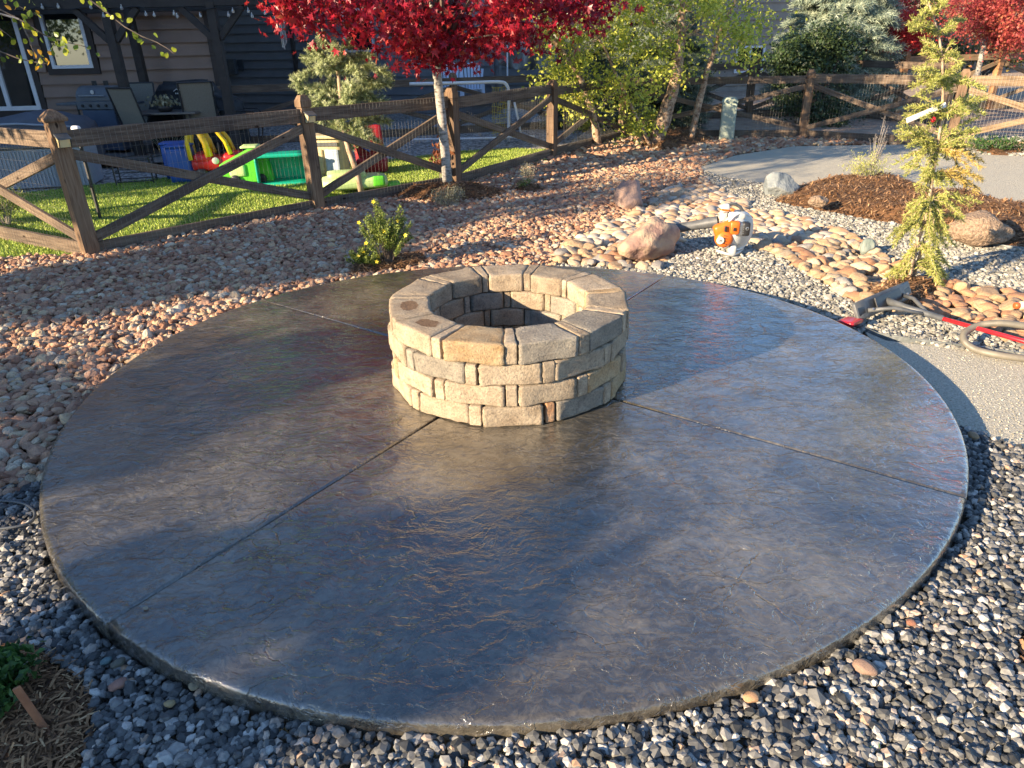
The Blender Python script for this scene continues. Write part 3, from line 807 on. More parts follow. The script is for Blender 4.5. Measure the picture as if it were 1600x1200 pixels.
# right hand run from the corner post on
fence2 = thing('rail_fence', 'crossbuck rail fence with wire mesh across the back right behind the path', 'fence', (5.64, 14.22, -.1))
p7 = at(1482, 230); p8 = at(1775, 244)
FQ = [(2.3, 14.83), (5.64, 14.22), (p7.x, p7.y), (p8.x, p8.y)]
make_post(fence2, FQ[1], 1.2, 'carved', R(-10)); make_post(fence2, FQ[2], 1.22, 'carved', R(-25)); make_post(fence2, FQ[3], 1.22, 'carved', R(-30))
panel(fence2, FQ[0], FQ[1], (.86, .99), flip=True); panel(fence2, FQ[1], FQ[2], (.87, 1.02), M_RAIL); panel(fence2, FQ[2], FQ[3], (.87, 1.02), M_RAIL_SUN)

# lower fences in the yards behind: simple panels with no wire
def back_fence(label, pts, h, zbase=-.1, mat=None, postmat=None, rails=((.93, .14), (.1, .12))):
    t = thing('rail_fence', label, 'fence', (pts[0][0], pts[0][1], -.1))
    for i, q in enumerate(pts):
        make_post(t, q, h, 'carved', R(20), postmat)
    for a, b in zip(pts[:-1], pts[1:]):
        panel(t, a, b, (h-.34, h-.2), mat or M_RAIL, wires=False)
    return t
q0 = atY(408, 190, 13.6); back_fence('dark rail fence in the shade at the foot of the grey house wall', [(-6.3, 14.9), (-3.7, 15.6), (-1.1, 16.3), (1.35, 16.9), (3.4, 17.2)], 1.2)
back_fence('dark rail fence crossing behind the mottled utility box', [(3.4, 17.6), (5.9, 18.4), (8.2, 18.2), (9.0, 15.5)], 1.3)
back_fence('sunlit orange brown rail fence far behind at the right edge', [(9.6, 18.6), (12.2, 19.1), (14.6, 18.9), (17.2, 19.0)], 1.35, mat=M_RAIL_SUN, postmat=wood_mat('sunlit_post', (.25, .12, .06), (.36, .19, .1), (.42, .26, .15)))  # rails and posts here carry the sunlight in their wood colour

# ================================================================== HOUSES
M_BROWN = pmat('brown_siding', (.25, .17, .125), (.28, .19, .145), 3, .75, .002, 60, (1, 1, 1), vary=.06)
M_BTRIM = pmat('dark_brown_trim', (.045, .032, .027), (.06, .045, .038), 5, .7)
M_GREYS = pmat('grey_siding', (.17, .168, .17), (.195, .193, .198), 3, .75, .002, 60, vary=.06)
M_BEIGE = pmat('beige_siding', (.26, .215, .175), (.32, .27, .22), 3, .8, .002, 60, vary=.05)
M_WHITE = pmat('white_vinyl', (.78, .79, .80), (.70, .71, .72), 4, .4)
def glass_mat(name, col=(.012, .016, .018)):
    m, n, l, b = newmat(name); b.inputs['Base Color'].default_value = (*col, 1); b.inputs['Roughness'].default_value = .03
    b.inputs['Specular IOR Level'].default_value = .9; b.inputs['Coat Weight'].default_value = 1; b.inputs['Coat Roughness'].default_value = .02
    return m
M_GLASS = glass_mat('window_glass')
M_DARK = pmat('dark_beam', (.022, .017, .015), (.035, .027, .023), 10, .7)
def siding(parent, a, b, z0, z1, exp, mat, holes=()):
    """lap boards between plan points a and b; holes = (s0, s1, z0, z1) along the wall"""
    a = Vector((a[0], a[1], 0)); b = Vector((b[0], b[1], 0)); L = (b-a).length; d = (b-a).normalized(); nrm = Vector((d.y, -d.x, 0))
    z = z0; th = .022
    while z < z1-.01:
        segs = [(0.0, L)]
        for (s0, s1, h0, h1) in holes:
            if z+exp*.5 > h0 and z+exp*.5 < h1:
                new = []
                for (u, v) in segs:
                    if s1 <= u or s0 >= v: new.append((u, v)); continue
                    if s0 > u: new.append((u, s0))
                    if s1 < v: new.append((s1, v))
                segs = new
        for (u, v) in segs:
            if v-u < .03: continue
            P0 = a+d*u; P1 = a+d*v
            g = Geo()
            o0 = nrm*.050; o1 = nrm*.006
            V = [P0+o0+Vector((0, 0, z)), P1+o0+Vector((0, 0, z)), P1+o1+Vector((0, 0, z+exp)), P0+o1+Vector((0, 0, z+exp)),
                 P0-nrm*.01+Vector((0, 0, z)), P1-nrm*.01+Vector((0, 0, z)), P1-nrm*.01+Vector((0, 0, z+exp)), P0-nrm*.01+Vector((0, 0, z+exp))]
            g.add(np.array([tuple(q-parent.location) for q in V]), np.array([(0, 1, 2, 3), (5, 4, 7, 6), (4, 5, 1, 0), (3, 2, 6, 7), (1, 5, 6, 2), (4, 0, 3, 7)]))
            g.build('siding_board', mat, parent)
        z += exp
def wall_frame(a, b):
    a = Vector((a[0], a[1], 0)); b = Vector((b[0], b[1], 0)); d = (b-a).normalized(); return a, d, Vector((d.y, -d.x, 0)), math.atan2(d.y, d.x)
def window(parent, a, b, s0, s1, z0, z1, kind='window', fr=.06, mullion=None, trim=None, frame_mat=None, glass=None):
    a, d, nrm, an = wall_frame(a, b); L0 = parent.location
    def bx_(g, u0, u1, h0, h1, off, th):
        c = a+d*((u0+u1)/2)+nrm*off; g.box((c.x-L0.x, c.y-L0.y, (h0+h1)/2-L0.z), (u1-u0, th, h1-h0), an)
    if trim:
        g = Geo(); t = .11
        bx_(g, s0-t, s0, z0-t, z1+t, .025, .05); bx_(g, s1, s1+t, z0-t, z1+t, .025, .05); bx_(g, s0, s1, z1, z1+t, .025, .05); bx_(g, s0, s1, z0-t, z0, .025, .05)
        g.build('window_trim', trim, parent)
    g = Geo(); bx_(g, s0, s0+fr, z0, z1, .03, .07); bx_(g, s1-fr, s1, z0, z1, .03, .07); bx_(g, s0+fr, s1-fr, z1-fr, z1, .03, .07); bx_(g, s0+fr, s1-fr, z0, z0+fr, .03, .07)
    if mullion: 
        c = s0+(s1-s0)*mullion; bx_(g, c-fr*.5, c+fr*.5, z0+fr, z1-fr, .03, .06)
    f = g.build(kind, frame_mat or M_WHITE, parent)
    g = Geo(); bx_(g, s0+fr*.5, s1-fr*.5, z0+fr*.5, z1-fr*.5, .012, .01)
    g.build('pane', glass or M_GLASS, f)
    return f
# brown house behind the pergola
hb = thing('brown_house', 'brown lap sided house with white framed window and sliding door behind the pergola', 'house', (-12, 15.5, 0))
HY = 15.5
A = (-20, HY); xr = atY(345, 120, HY).x; B = (xr, HY)
w0 = atY(72, 60, HY); w1 = atY(137, 60, HY); wz0 = atY(105, 107, HY).z; wz1 = atY(105, 4, HY).z
d0 = atY(-90, 90, HY).x; d1 = atY(67, 168, HY).x; dz0 = atY(40, 172, HY).z; dz1 = dz0+2.15
siding(hb, A, B, -.1, 6.4, .235, M_BROWN, [(w0.x+20-.15, w1.x+20+.13, wz0-.1, wz1+.1), (d0+20-.12, d1+20+.12, -.1, dz1+.12)])
Geo().box(((-20+xr)/2+12, .13, 3.1), (xr+20, .2, 6.7)).build('wall', M_BTRIM, hb)
xe_ = xr+12
Geo().prism([(-8, .24), (xe_-.06, .24), (xe_-3.6, 7.4), (-8, 7.4)], -.1, 6.3).build('side_wall', M_BTRIM, hb)
g = Geo(); g.add([(-8.4, -.6, 6.4), (xe_+.3, -.6, 6.4), (xe_-3.6, 7.8, 6.4), (-8.4, 7.8, 6.4), (-8.4, 3.6, 8.8), (xe_-1.8, 3.6, 8.8)], [(0, 1, 5, 4), (2, 3, 4, 5), (1, 2, 5), (3, 0, 4), (3, 2, 1, 0)])
g.build('roof', pmat('dark_shingle', (.05, .045, .04), (.08, .07, .065), 20, .9), hb)
window(hb, A, B, w0.x+20, w1.x+20, wz0, wz1, trim=M_BTRIM)
window(hb, A, B, d0+20, d1+20, dz0, dz1, 'sliding_door', .08, .62, trim=M_BTRIM)
Geo().box((xr+12-.05, .0, 3.1), (.12, .12, 6.4)).build('corner_trim', M_BTRIM, hb)
# pergola
pg = thing('pergola', 'dark brown pergola with braced posts and string lights in front of the brown house', 'pergola', (-9, 13.3, 0))
PY = 13.3
def gpost(x, y, z0, z1, w_=.14, parent=pg, mat=M_DARK): return board('post', (x, y, z0), (x, y, z1), w_, w_, mat, parent, up=Vector((1, 0, 0)))
bz = atY(300, 8, PY).z
for px, py, Y in ((207, 190, PY), (361, 182, PY), (228, 140, 15.0)):
    c = atY(px, py, Y); gpost(c.x, Y, -.05, bz+.05)
    if Y == PY:
        for s_ in (-1, 1):
            board('brace', (c.x+s_*.06, Y, bz-.5), (c.x+s_*.52, Y, bz-.02), .1, .09, M_DARK, pg)
xl = -15.5; xe = atY(470, 5, PY).x
board('beam', (xl, PY, bz+.09), (xe, PY, bz+.09), .22, .12, M_DARK, pg)
board('beam', (xl, 15.2, bz+.09), (xe, 15.2, bz+.09), .2, .1, M_DARK, pg)
for k in range(16):
    x = xl+.3+k*(xe-xl-.6)/15
    board('rafter', (x, PY-.5, bz+.28), (x, 15.4, bz+.28), .15, .05, M_DARK, pg)
# string lights hanging from the beam
sl = thing('string_lights', 'black cord of small clear bulbs swagging under the pergola beam', 'string lights', (-9, PY-.1, bz))
M_CORD = pmat('black_cord', (.01, .01, .01), (.015, .015, .015), 5, .6)
m, n_, l_, b_ = newmat('clear_bulb'); b_.inputs['Base Color'].default_value = (.75, .74, .7, 1); b_.inputs['Roughness'].default_value = .15; b_.inputs['Transmission Weight'].default_value = .5; M_BULB = m
bulbpx = [(228, 22), (241, 23), (272, 21), (277, 25), (313, 24), (357, 23), (364, 17), (388, 17), (394, 25), (414, 20), (430, 26), (440, 18), (190, 12), (162, 24), (142, 11), (91, 10), (66, 11)]
pts = [atY(x, 10+5*math.sin(x*.045)**2, PY-.1)-sl.location for x in range(40, 470, 8)]
Geo().tube(pts, .006, 5).build('cord', M_CORD, sl)
bm_ = Geo().lathe([(.001, -.035), (.018, -.03), (.026, -.012), (.022, .01), (.010, .025), (.009, .05)], 10).mesh('bulb', M_BULB, True)
for x, y in bulbpx:
    q = atY(x, y, PY-.1)-sl.location
    o = bpy.data.objects.new('bulb', bm_); o.location = q; put(o, sl)
# grey house
hg = thing('grey_house', 'slate grey lap sided house in shade behind the blue green spruce', 'house', (-3, 22, 0))
GA = atY(300, 90, 24.0); GB = atY(778, 90, 20.5); A2 = (GA.x, GA.y); B2 = (GB.x, GB.y); LG = math.hypot(B2[0]-A2[0], B2[1]-A2[1])
def on_wall(px, py, A_, B_):
    """(s, z) of a pixel on a wall"""
    dd = ray(px, py); ax, ay = A_; ux, uy = (B_[0]-A_[0]), (B_[1]-A_[1]); L = math.hypot(ux, uy); ux /= L; uy /= L
    # dd.xy*t = A + u*s
    M = np.array([[dd.x, -ux], [dd.y, -uy]]); t, s_ = np.linalg.solve(M, [ax, ay]); return s_, CAM_H+dd.z*t
s0, zb = on_wall(541, 82, A2, B2); s1, _ = on_wall(587, 80, A2, B2); _, zt = on_wall(536, 14, A2, B2)
siding(hg, A2, B2, -.1, 6.8, .235, M_GREYS, [(s0-.05, s1+.05, zb-.02, zt+.02)])
aa, dd_, nn, an = wall_frame(A2, B2); c = aa+dd_*(LG/2)-nn*.14
Geo().box((c.x+3, c.y-22, 3.3), (LG, .2, 7.1), an).build('wall', M_GREYS, hg)
window(hg, A2, B2, s0, s1, zb, zt)
for px in (463, 771):
    s_, _ = on_wall(px, 90, A2, B2); c = aa+dd_*s_+nn*.07
    Geo().box((c.x+3, c.y-22, 3.3), (.10, .09, 6.9), an).build('downspout' if px == 463 else 'corner_trim', M_BTRIM if px == 463 else M_GREYS, hg)
for px, py in ((366, 104),):
    s_, z = on_wall(px, py, A2, B2)
    c = aa+dd_*s_+nn*.1
    Geo().box((c.x+3, c.y-22, z), (.28, .14, .42), an).box((c.x+3.3, c.y-22, z+.04), (.2, .12, .3), an).build('meter_box', pmat('meter_grey', (.06, .065, .07), (.08, .085, .09), 5, .5), hg)
# far houses on the right
def far_house(label, Y, x0p, x1p, mat, roofm, wz, win=(), z1=5.2, gable=True, yaw=0.0, depth=7, name='beige_house'):
    a = atY(x0p, 90, Y); b = atY(x1p, 90, Y+yaw)
    t = thing(name, label, 'house', ((a.x+b.x)/2, (a.y+b.y)/2, 0)); L0 = t.location
    A_ = (a.x, a.y); B_ = (b.x, b.y); L = math.hypot(B_[0]-A_[0], B_[1]-A_[1]); aa, dd_, nn, an = wall_frame(A_, B_)
    holes = []
    for (px0, py0, px1, py1) in win:
        u0, h1 = on_wall(px0, py0, A_, B_); u1, h0 = on_wall(px1, py1, A_, B_); holes.append((u0, u1, h0, h1))
    siding(t, A_, B_, -.2, z1, .26, mat, holes)
    c = aa+dd_*(L/2)-nn*(depth/2+.05); Geo().box((c.x-L0.x, c.y-L0.y, z1/2-.1), (L-.02, depth, z1+.1), an).build('wall', mat, t)
    for (u0, u1, h0, h1) in holes:
        window(t, A_, B_, u0, u1, h0, h1, 'window', .07, .5)
    g = Geo(); M = Matrix.Translation(Vector((c.x-L0.x, c.y-L0.y, z1))) @ Matrix.Rotation(an, 4, 'Z')
    hw, dp, rh = L/2+.5, depth/2+.6, 2.0
    v = [(-hw, -dp, 0), (hw, -dp, 0), (hw, dp, 0), (-hw, dp, 0), (-hw, 0, rh), (hw, 0, rh), (-hw, -dp, -.18), (hw, -dp, -.18), (hw, dp, -.18), (-hw, dp, -.18)]
    g.add(np.array([M @ Vector(q) for q in v]), [(0, 1, 5, 4), (2, 3, 4, 5), (1, 2, 5), (3, 0, 4), (6, 7, 1, 0), (7, 8, 2, 1), (8, 9, 3, 2), (9, 6, 0, 3), (9, 8, 7, 6)])
    g.build('roof', roofm, t)
    return t
M_ROOF = pmat('shingle_roof', (.07, .065, .06), (.11, .10, .09), 20, .9)
far_house('beige lap sided house with dark patio doors beyond the birch', 27, 1080, 1262, M_BEIGE, M_ROOF, 0, [(1150, 72, 1190, 113)], 4.2, yaw=1.0)
far_house('far beige house with a small paired window above the dark green tree', 40, 1120, 1330, pmat('tan_siding', (.34, .28, .22), (.4, .33, .26), 3, .8), M_ROOF, 0, [(1201, 46, 1216, 62)], 3.4)
far_house('dark brown house far behind the sunlit red maple', 38, 1330, 1640, M_BROWN, M_ROOF, 0, [(1408, 78, 1436, 92)], 4.0, name='brown_house')
far_house('dark grey house behind the hanging tarp and the birch leaves', 26, 770, 1085, M_GREYS, M_ROOF, 0, [(900, 40, 940, 100)], 4.6, name='grey_house')
# stone-faced low retaining wall in the far garden
# the neighbouring house on the left whose shade falls over the yard
hn = thing('tan_house', 'tall tan neighbouring house out of frame to the left whose shade covers the yard', 'house', (-21.2, 10.8, 0), 0)
g = Geo().box((0, 0, 4.0), (8, 16.5, 8.2)); g.build('wall', M_BEIGE, hn)
g = Geo(); hw, dp, rh = 4.5, 8.6, 1.6
g.add([(-hw, -dp, 8.1), (hw, -dp, 8.1), (hw, dp, 8.1), (-hw, dp, 8.1), (0, -dp, 8.1+rh), (0, dp, 8.1+rh)], [(0, 1, 4), (2, 3, 5), (1, 2, 5, 4), (3, 0, 4, 5), (0, 3, 2, 1)])
g.build('roof', M_ROOF, hn)
for y in (-6, -1.5, 3.5, 7):
    for z in (1.2, 4.0):
        f = Geo().box((4.03, y, z+.6), (.08, 1.3, 1.3)).build('window', M_WHITE, hn); Geo().box((4.05, y, z+.6), (.06, 1.15, 1.15)).build('pane', M_GLASS, f)
# ================================================================== MULCH
M_MULCH = tintmat('shredded_bark', [(0, (.06, .03, .015)), (.5, (.22, .11, .048)), (.85, (.38, .21, .10)), (1, (.54, .35, .18))], .9, nscale=60)
def edge_dist(p, poly):
    poly = np.asarray(poly, float); D = np.full(len(p), 1e9)
    for i in range(len(poly)):
        a = poly[i]; b = poly[(i+1) % len(poly)]; ab = b-a; t = np.clip(((p-a)@ab)/(ab@ab+1e-12), 0, 1)
        D = np.minimum(D, np.linalg.norm(p-(a+t[:, None]*ab), axis=1))
    return D
def mulch(label, poly, h, w=.25, dens=2600, step=.03, z0=-.1, clen=.055, q=rng):
    poly = np.array(poly); x0, y0 = poly.min(0); x1, y1 = poly.max(0)
    xs = np.arange(x0, x1+step, step); ys = np.arange(y0, y1+step, step); X, Y = np.meshgrid(xs, ys)
    P = np.c_[X.ravel(), Y.ravel()]; ins = in_poly(P, poly); D = edge_dist(P, poly)
    ph = q.uniform(0, 6, 4)
    def hz(P, D): 
        k = np.clip(D/w, 0, 1); k = k*k*(3-2*k)
        return h*k*(.8+.25*np.sin(P[:, 0]*5+ph[0])*np.sin(P[:, 1]*6+ph[1]))
    Z = np.where(ins, hz(P, D)+.012, -.06) + q.normal(0, .006, len(P))
    nx, ny = len(xs), len(ys); I = np.arange(nx*ny).reshape(ny, nx)
    F = np.stack([I[:-1, :-1].ravel(), I[:-1, 1:].ravel(), I[1:, 1:].ravel(), I[1:, :-1].ravel()], 1)
    F = F[ins[F].any(1)]
    used = np.unique(F); mp = np.full(nx*ny, -1); mp[used] = np.arange(len(used))
    g = Geo(); g.add(np.c_[P[used], Z[used]+z0], mp[F], q.random(len(used))*.5)
    area = ins.sum()*step*step; n = int(area*dens)
    C = np.c_[q.uniform(x0, x1, n*3), q.uniform(y0, y1, n*3)]; C = C[in_poly(C, poly)][:n]
    C = C + q.normal(0, .012, C.shape)
    zc = hz(C, edge_dist(C, poly))+z0+.012+q.uniform(0, .018, len(C))
    d = np.c_[q.normal(0, 1, (len(C), 2)), q.normal(0, .28, len(C))]
    shp = (np.array([(-.07, -.5, 0), (.07, -.5, 0), (.07, 0, .07), (-.07, 0, .07), (.05, .5, 0), (-.05, .5, 0)]), np.array([(0, 1, 2, 3), (3, 2, 4, 5)]))
    leaves(g, np.c_[C, zc], clen*np.exp(q.normal(0, .35, len(C))), shp, q.random(len(C)), dir_rot(d, q, spin=False))
    o = g.build('mulch', M_MULCH); return tag(o, label, 'mulch', kind='stuff')
def blob(cx, cy, rx, ry, n=18, jit=.12, q=rng):
    return [(cx+rx*(1+q.normal(0, jit))*math.cos(a), cy+ry*(1+q.normal(0, jit))*math.sin(a)) for a in np.linspace(0, 2*PI, n, endpoint=False)]
mulch('long mound of shredded brown bark mulch under the cedar and grey shrub', MULCH_BACK, .13, .35, 1900)
mulch('dark bark mulch bed round the plant in the front left corner', MULCH_FL, .03, .2, 9000, z0=-.10, clen=.032)
mulch('scrap of dark bark mulch at the right edge in front', MULCH_FR, .03, .1, 4200, z0=-.09)
mulch('dark mulch ring round the white trunk of the red maple', blob(-.76, 9.42, .78, .50, jit=.06), .13, .35, 1900)
mulch('dark mulch under the small yellow flowered shrub', wpoly([(545, 433), (560, 412), (600, 402), (660, 400), (668, 412), (640, 420), (590, 427)]), .03, .1, 2600, z0=-.085)
mulch('little mulch patch under the dry tuft by the third fence post', blob(at(825, 297).x, at(825, 297).y, .24, .2), .05, .15, 1500)
mulch('brown mulch heap round the foot of the leaning cedar', wpoly([(1342, 470), (1360, 450), (1400, 438), (1440, 440), (1470, 452), (1462, 472), (1430, 486), (1380, 484)]), .07, .15, 3000)
mulch('mulch heap round the birch stems', wpoly([(1000, 226), (1020, 206), (1070, 200), (1110, 208), (1116, 222), (1060, 234), (1020, 236)]), .12, .4, 700, step=.06)
mulch('mulch ring round the low juniper by the far right fence', wpoly([(1520, 238), (1530, 229), (1570, 226), (1605, 231), (1600, 240), (1560, 243)]), .05, .2, 700, step=.06)

# ================================================================== TREES AND PLANTS
def bark(name, c1, c2, c3, scale=6, st=(1, 1, .4), b=.006):
    m, n, l, bs = newmat(name)
    tc = n.new('ShaderNodeTexCoord'); mp = n.new('ShaderNodeMapping'); mp.inputs['Scale'].default_value = st; l.new(tc.outputs['Object'], mp.inputs[0])
    no = n.new('ShaderNodeTexNoise'); no.inputs['Scale'].default_value = scale; no.inputs['Detail'].default_value = 7; no.inputs['Roughness'].default_value = .65; l.new(mp.outputs[0], no.inputs['Vector'])
    r_ = ramp(n, [(.36, c1), (.46, c2), (.6, c3)]); l.new(no.outputs[0], r_.inputs[0]); l.new(r_.outputs[0], bs.inputs['Base Color']); bs.inputs['Roughness'].default_value = .85
    bp = n.new('ShaderNodeBump'); bp.inputs['Distance'].default_value = b; l.new(no.outputs[0], bp.inputs['Height']); l.new(bp.outputs[0], bs.inputs['Normal']); return m
B_PALE = bark('pale_bark', (.09, .08, .07), (.30, .275, .24), (.42, .39, .345), 14, (1, 1, 3), .003)
B_BIRCH = bark('peeling_bark', (.10, .055, .03), (.30, .19, .12), (.48, .36, .25), 16, (1, 1, 1.2), .02)
B_DARK = bark('dark_bark', (.04, .03, .025), (.09, .07, .055), (.16, .12, .09), 14)
B_TAN = bark('tan_bark', (.20, .13, .08), (.36, .26, .17), (.48, .36, .26), 20)
B_GREY = bark('grey_twig', (.15, .13, .12), (.28, .25, .22), (.4, .36, .32), 20)

def limbs(g, base, tips, r0, q, wander=.06, n=5):
    for t_ in tips:
        b = Vector(base); t_ = Vector(t_); L = (t_-b).length
        pts = [b]
        for k in range(1, n):
            u = k/n; p_ = b.lerp(t_, u); p_.z += L*.10*math.sin(u*PI)
            pts.append(p_+Vector(q.normal(0, wander*L, 3))*u*.7)
        pts.append(t_)
        rr = r0*min(1, .35+.25*L)
        g.tube(pts, [rr*(1-u*.8) for u in np.linspace(0, 1, len(pts))], 5, cap=False)
def crown(name, parent, clumps, n, sig, size, shape, mat, q, lean=None, flat=.75, tv=.35):
    """leaves gathered round clump centres"""
    clumps = np.asarray(clumps, float); k = q.integers(0, len(clumps), n)
    sg = sig*np.exp(q.normal(0, .3, len(clumps)))[k]
    C = clumps[k] + q.normal(0, 1, (n, 3))*sg[:, None]*[1, 1, flat]
    ct = q.random(len(clumps))[k]
    t = np.clip(ct*tv + q.random(n)*(1-tv), 0, 1)
    C = C - np.array(parent.location)
    g = Geo(); d = q.normal(0, 1, (n, 3)); 
    if lean is not None: d = d*lean[0] + np.array(lean[1])
    leaves(g, C, size*np.exp(q.normal(0, .22, n)), shape, t, dir_rot(d, q))
    o = g.build(name, mat, parent); return o

# --- the red maple by the fence ------------------------------------------
q = np.random.default_rng(21)
M_MAPLE = tintmat('maple_leaf', [(0, (.10, .004, .014)), (.35, (.24, .008, .024)), (.7, (.42, .015, .034)), (.93, (.52, .05, .04)), (1, (.42, .18, .09))], .38, noise_amt=.1, trans=.38, spec=.5)
mp_ = thing('maple_tree', 'crimson maple with pale speckled trunk standing in front of the rail fence', 'tree', (-.80, 9.66, -.1))
g = Geo(); tb = [(0, 0, -.1), (.0, 0, .4), (-.02, 0, .9), (-.05, 0, 1.5), (-.05, 0, 2.1), (0, 0, 3.2)]
g.tube(tb, [.075, .062, .058, .055, .045, .02], 14)
g.build('trunk', B_PALE, mp_, True)
cl = []
for i in range(120):
    a = q.uniform(0, 2*PI); r_ = 2.2*math.sqrt(q.random()); 
    zlow = 1.60 + .55*(r_/2.45)**1.6 + (.25 if math.cos(a) < -.3 and r_ > 1.2 else 0); ztop = 1.9 + 2.6*math.sqrt(max(0, 1-(r_/2.6)**2))
    z = zlow + (ztop-zlow)*q.random()**1.3
    cl.append((-.85+r_*math.cos(a), 9.95+r_*math.sin(a)*.9, z))
for px, py in ((445, 38), (470, 52), (455, 20), (490, 58), (520, 45), (560, 60), (600, 70), (628, 92), (650, 110), (690, 108), (720, 100), (750, 95), (790, 80), (830, 75), (865, 30), (905, 30), (940, 15), (950, 5), (800, 20), (580, 30), (680, 60), (740, 60), (640, 50), (700, 100), (670, 95), (640, 100)):
    c = atY(px, py-24, 9.0+q.uniform(-.5, .8)); cl.append(tuple(c))
tips = [cl[i] for i in q.choice(len(cl), 34, replace=False)]
g = Geo(); limbs(g, (-.05, 0, 1.5), [tuple(Vector(t_)-mp_.location) for t_ in tips], .035, q); g.build('branch', B_DARK, mp_)
crown('crown', mp_, cl, 17000, .155, .115, MAPLE, M_MAPLE, q, lean=(1, (0, -.2, -.7)))

# --- far red maples -------------------------------------------------------
M_MAPLE2 = tintmat('scarlet_leaf', [(0, (.30, .015, .02)), (.5, (.60, .03, .035)), (1, (.75, .12, .08))], .5, noise_amt=.1, trans=.35)
M_MAPLE3 = tintmat('rose_leaf', [(0, (.22, .03, .04)), (.5, (.42, .07, .07)), (.85, (.55, .18, .10)), (1, (.5, .32, .12))], .5, noise_amt=.1, trans=.35)
def far_maple(label, Y, trunk, crown_px, mat, n, seed, size=.085):
    q = np.random.default_rng(seed)
    b = atY(*trunk[0], Y); t = thing('maple_tree', label, 'tree', (b.x, Y, -.1))
    top = atY(*trunk[1], Y)-t.location; ext = top*1.0; ext.z += 1.2
    Geo().tube([(0, 0, -.1), tuple(b-t.location), tuple(top), tuple(ext)], [.07, .06, .055, .03], 9).build('trunk', B_PALE, t, True)
    cl = []
    for cx, cy, rx, ry in crown_px:
        for k in range(16):
            a = q.uniform(0, 6.28); r_ = math.sqrt(q.random()); c = atY(cx+rx*r_*math.cos(a), cy+ry*r_*math.sin(a), Y+q.uniform(-1, 1)*1.1); cl.append(tuple(c))
    g = Geo(); limbs(g, tuple(top), [tuple(Vector(cl[i])-t.location) for i in q.choice(len(cl), 14, replace=False)], .04, q); g.build('branch', B_DARK, t)
    crown('crown', t, cl, n, .17, size, MAPLE, mat, q)
far_maple('bright scarlet maple with white trunk right of the blue spruce', 20, ((1355, 112), (1360, 78)), [(1385, 20, 48, 40), (1372, -20, 50, 40), (1410, 55, 28, 28), (1375, 60, 25, 22)], M_MAPLE2, 15000, 31)
far_maple('rose red maple with leaning pale trunk at the right edge', 18, ((1526, 120), (1541, 55)), [(1520, 15, 45, 38), (1570, 25, 40, 40), (1590, -15, 50, 40), (1585, 55, 25, 18)], M_MAPLE3, 15000, 32)

# --- conifers --------------------------------------------------------------
def shoot_shape(nn=20, rad=.16, seed=1, tilt=.45):
    """a bottle brush of needles along y"""
    q = np.random.default_rng(seed); V = []; F = []
    for k in range(nn):
        u = -.5 + k/nn; a = k*2.4; d = np.array([math.cos(a)*rad, tilt*rad*1.6, math.sin(a)*rad]); b = np.array([0, u, 0])
        s_ = np.cross(d, [0, 1, 0]); s_ = s_/np.linalg.norm(s_)*.030
        V += [b-s_, b+s_, b+d]; F.append((3*k, 3*k+1, 3*k+2))
    return np.array(V), np.array(F)
SHOOT = shoot_shape(22, .26); SHOOT_S = shoot_shape(12, .34)
def conifer(label, base, h, prof, nbr, mat, seed, sh=.12, shape=SHOOT_S, droop=-.1, per=9, trunk_r=.05, lean=(0, 0), name='spruce_tree', barkm=None, sides=None):
    q = np.random.default_rng(seed); t = thing(name, label, 'tree', base)
    ax = lambda z: Vector((lean[0]*z/h, lean[1]*z/h, z))
    Geo().tube([ax(z) for z in np.linspace(-.1, h, 7)], list(np.linspace(trunk_r, .008, 7)), 8).build('trunk', barkm or B_DARK, t, True)
    g = Geo(); gb = Geo(); C = []; D = []; S_ = []
    for i in range(nbr):
        z = h*(q.random()**.85); R0 = np.interp(z/h, [a for a, b in prof], [b for a, b in prof])*q.uniform(.7, 1.12)
        if R0 < .03: continue
        a = q.uniform(0, 2*PI); p0 = ax(z); e = p0+Vector((math.cos(a)*R0, math.sin(a)*R0, R0*(droop+q.normal(0, .12))))
        mid = p0.lerp(e, .5)+Vector((0, 0, R0*.08)); gb.tube([p0, mid, e], [.012, .007, .003], 4, cap=False)
        m_ = max(3, int(per*R0/.5))
        for k in range(m_):
            u = .25+.78*k/m_; p_ = p0.lerp(mid, u*2) if u < .5 else mid.lerp(e, u*2-1)
            dr = np.array(e-p0); dr /= np.linalg.norm(dr); 
            for s_ in (-1, 1, 0):
                dd = dr + s_*.8*np.array([-dr[1], dr[0], 0]) + q.normal(0, .22, 3); dd /= np.linalg.norm(dd)
                L = sh*q.uniform(.7, 1.2); C.append(np.array(p_)+dd*L*.45); D.append(dd); S_.append(L)
    leaves(g, np.array(C), np.array(S_), shape, q.random(len(C)), dir_rot(np.array(D), q))
    gb.build('branch', barkm or B_DARK, t); g.build('crown', mat, t); return t
M_BSPR = tintmat('blue_needle', [(0, (.10, .15, .12)), (.5, (.24, .30, .22)), (1, (.42, .47, .35))], .6, noise_amt=.15)
M_YSPR = tintmat('sage_needle', [(0, (.15, .20, .08)), (.5, (.36, .41, .19)), (1, (.54, .58, .35))], .6, noise_amt=.15, trans=.1)
M_DSPR = tintmat('grey_green_needle', [(0, (.06, .09, .06)), (.6, (.13, .17, .12)), (1, (.26, .30, .22))], .6, noise_amt=.15)
b = at(560, 303)
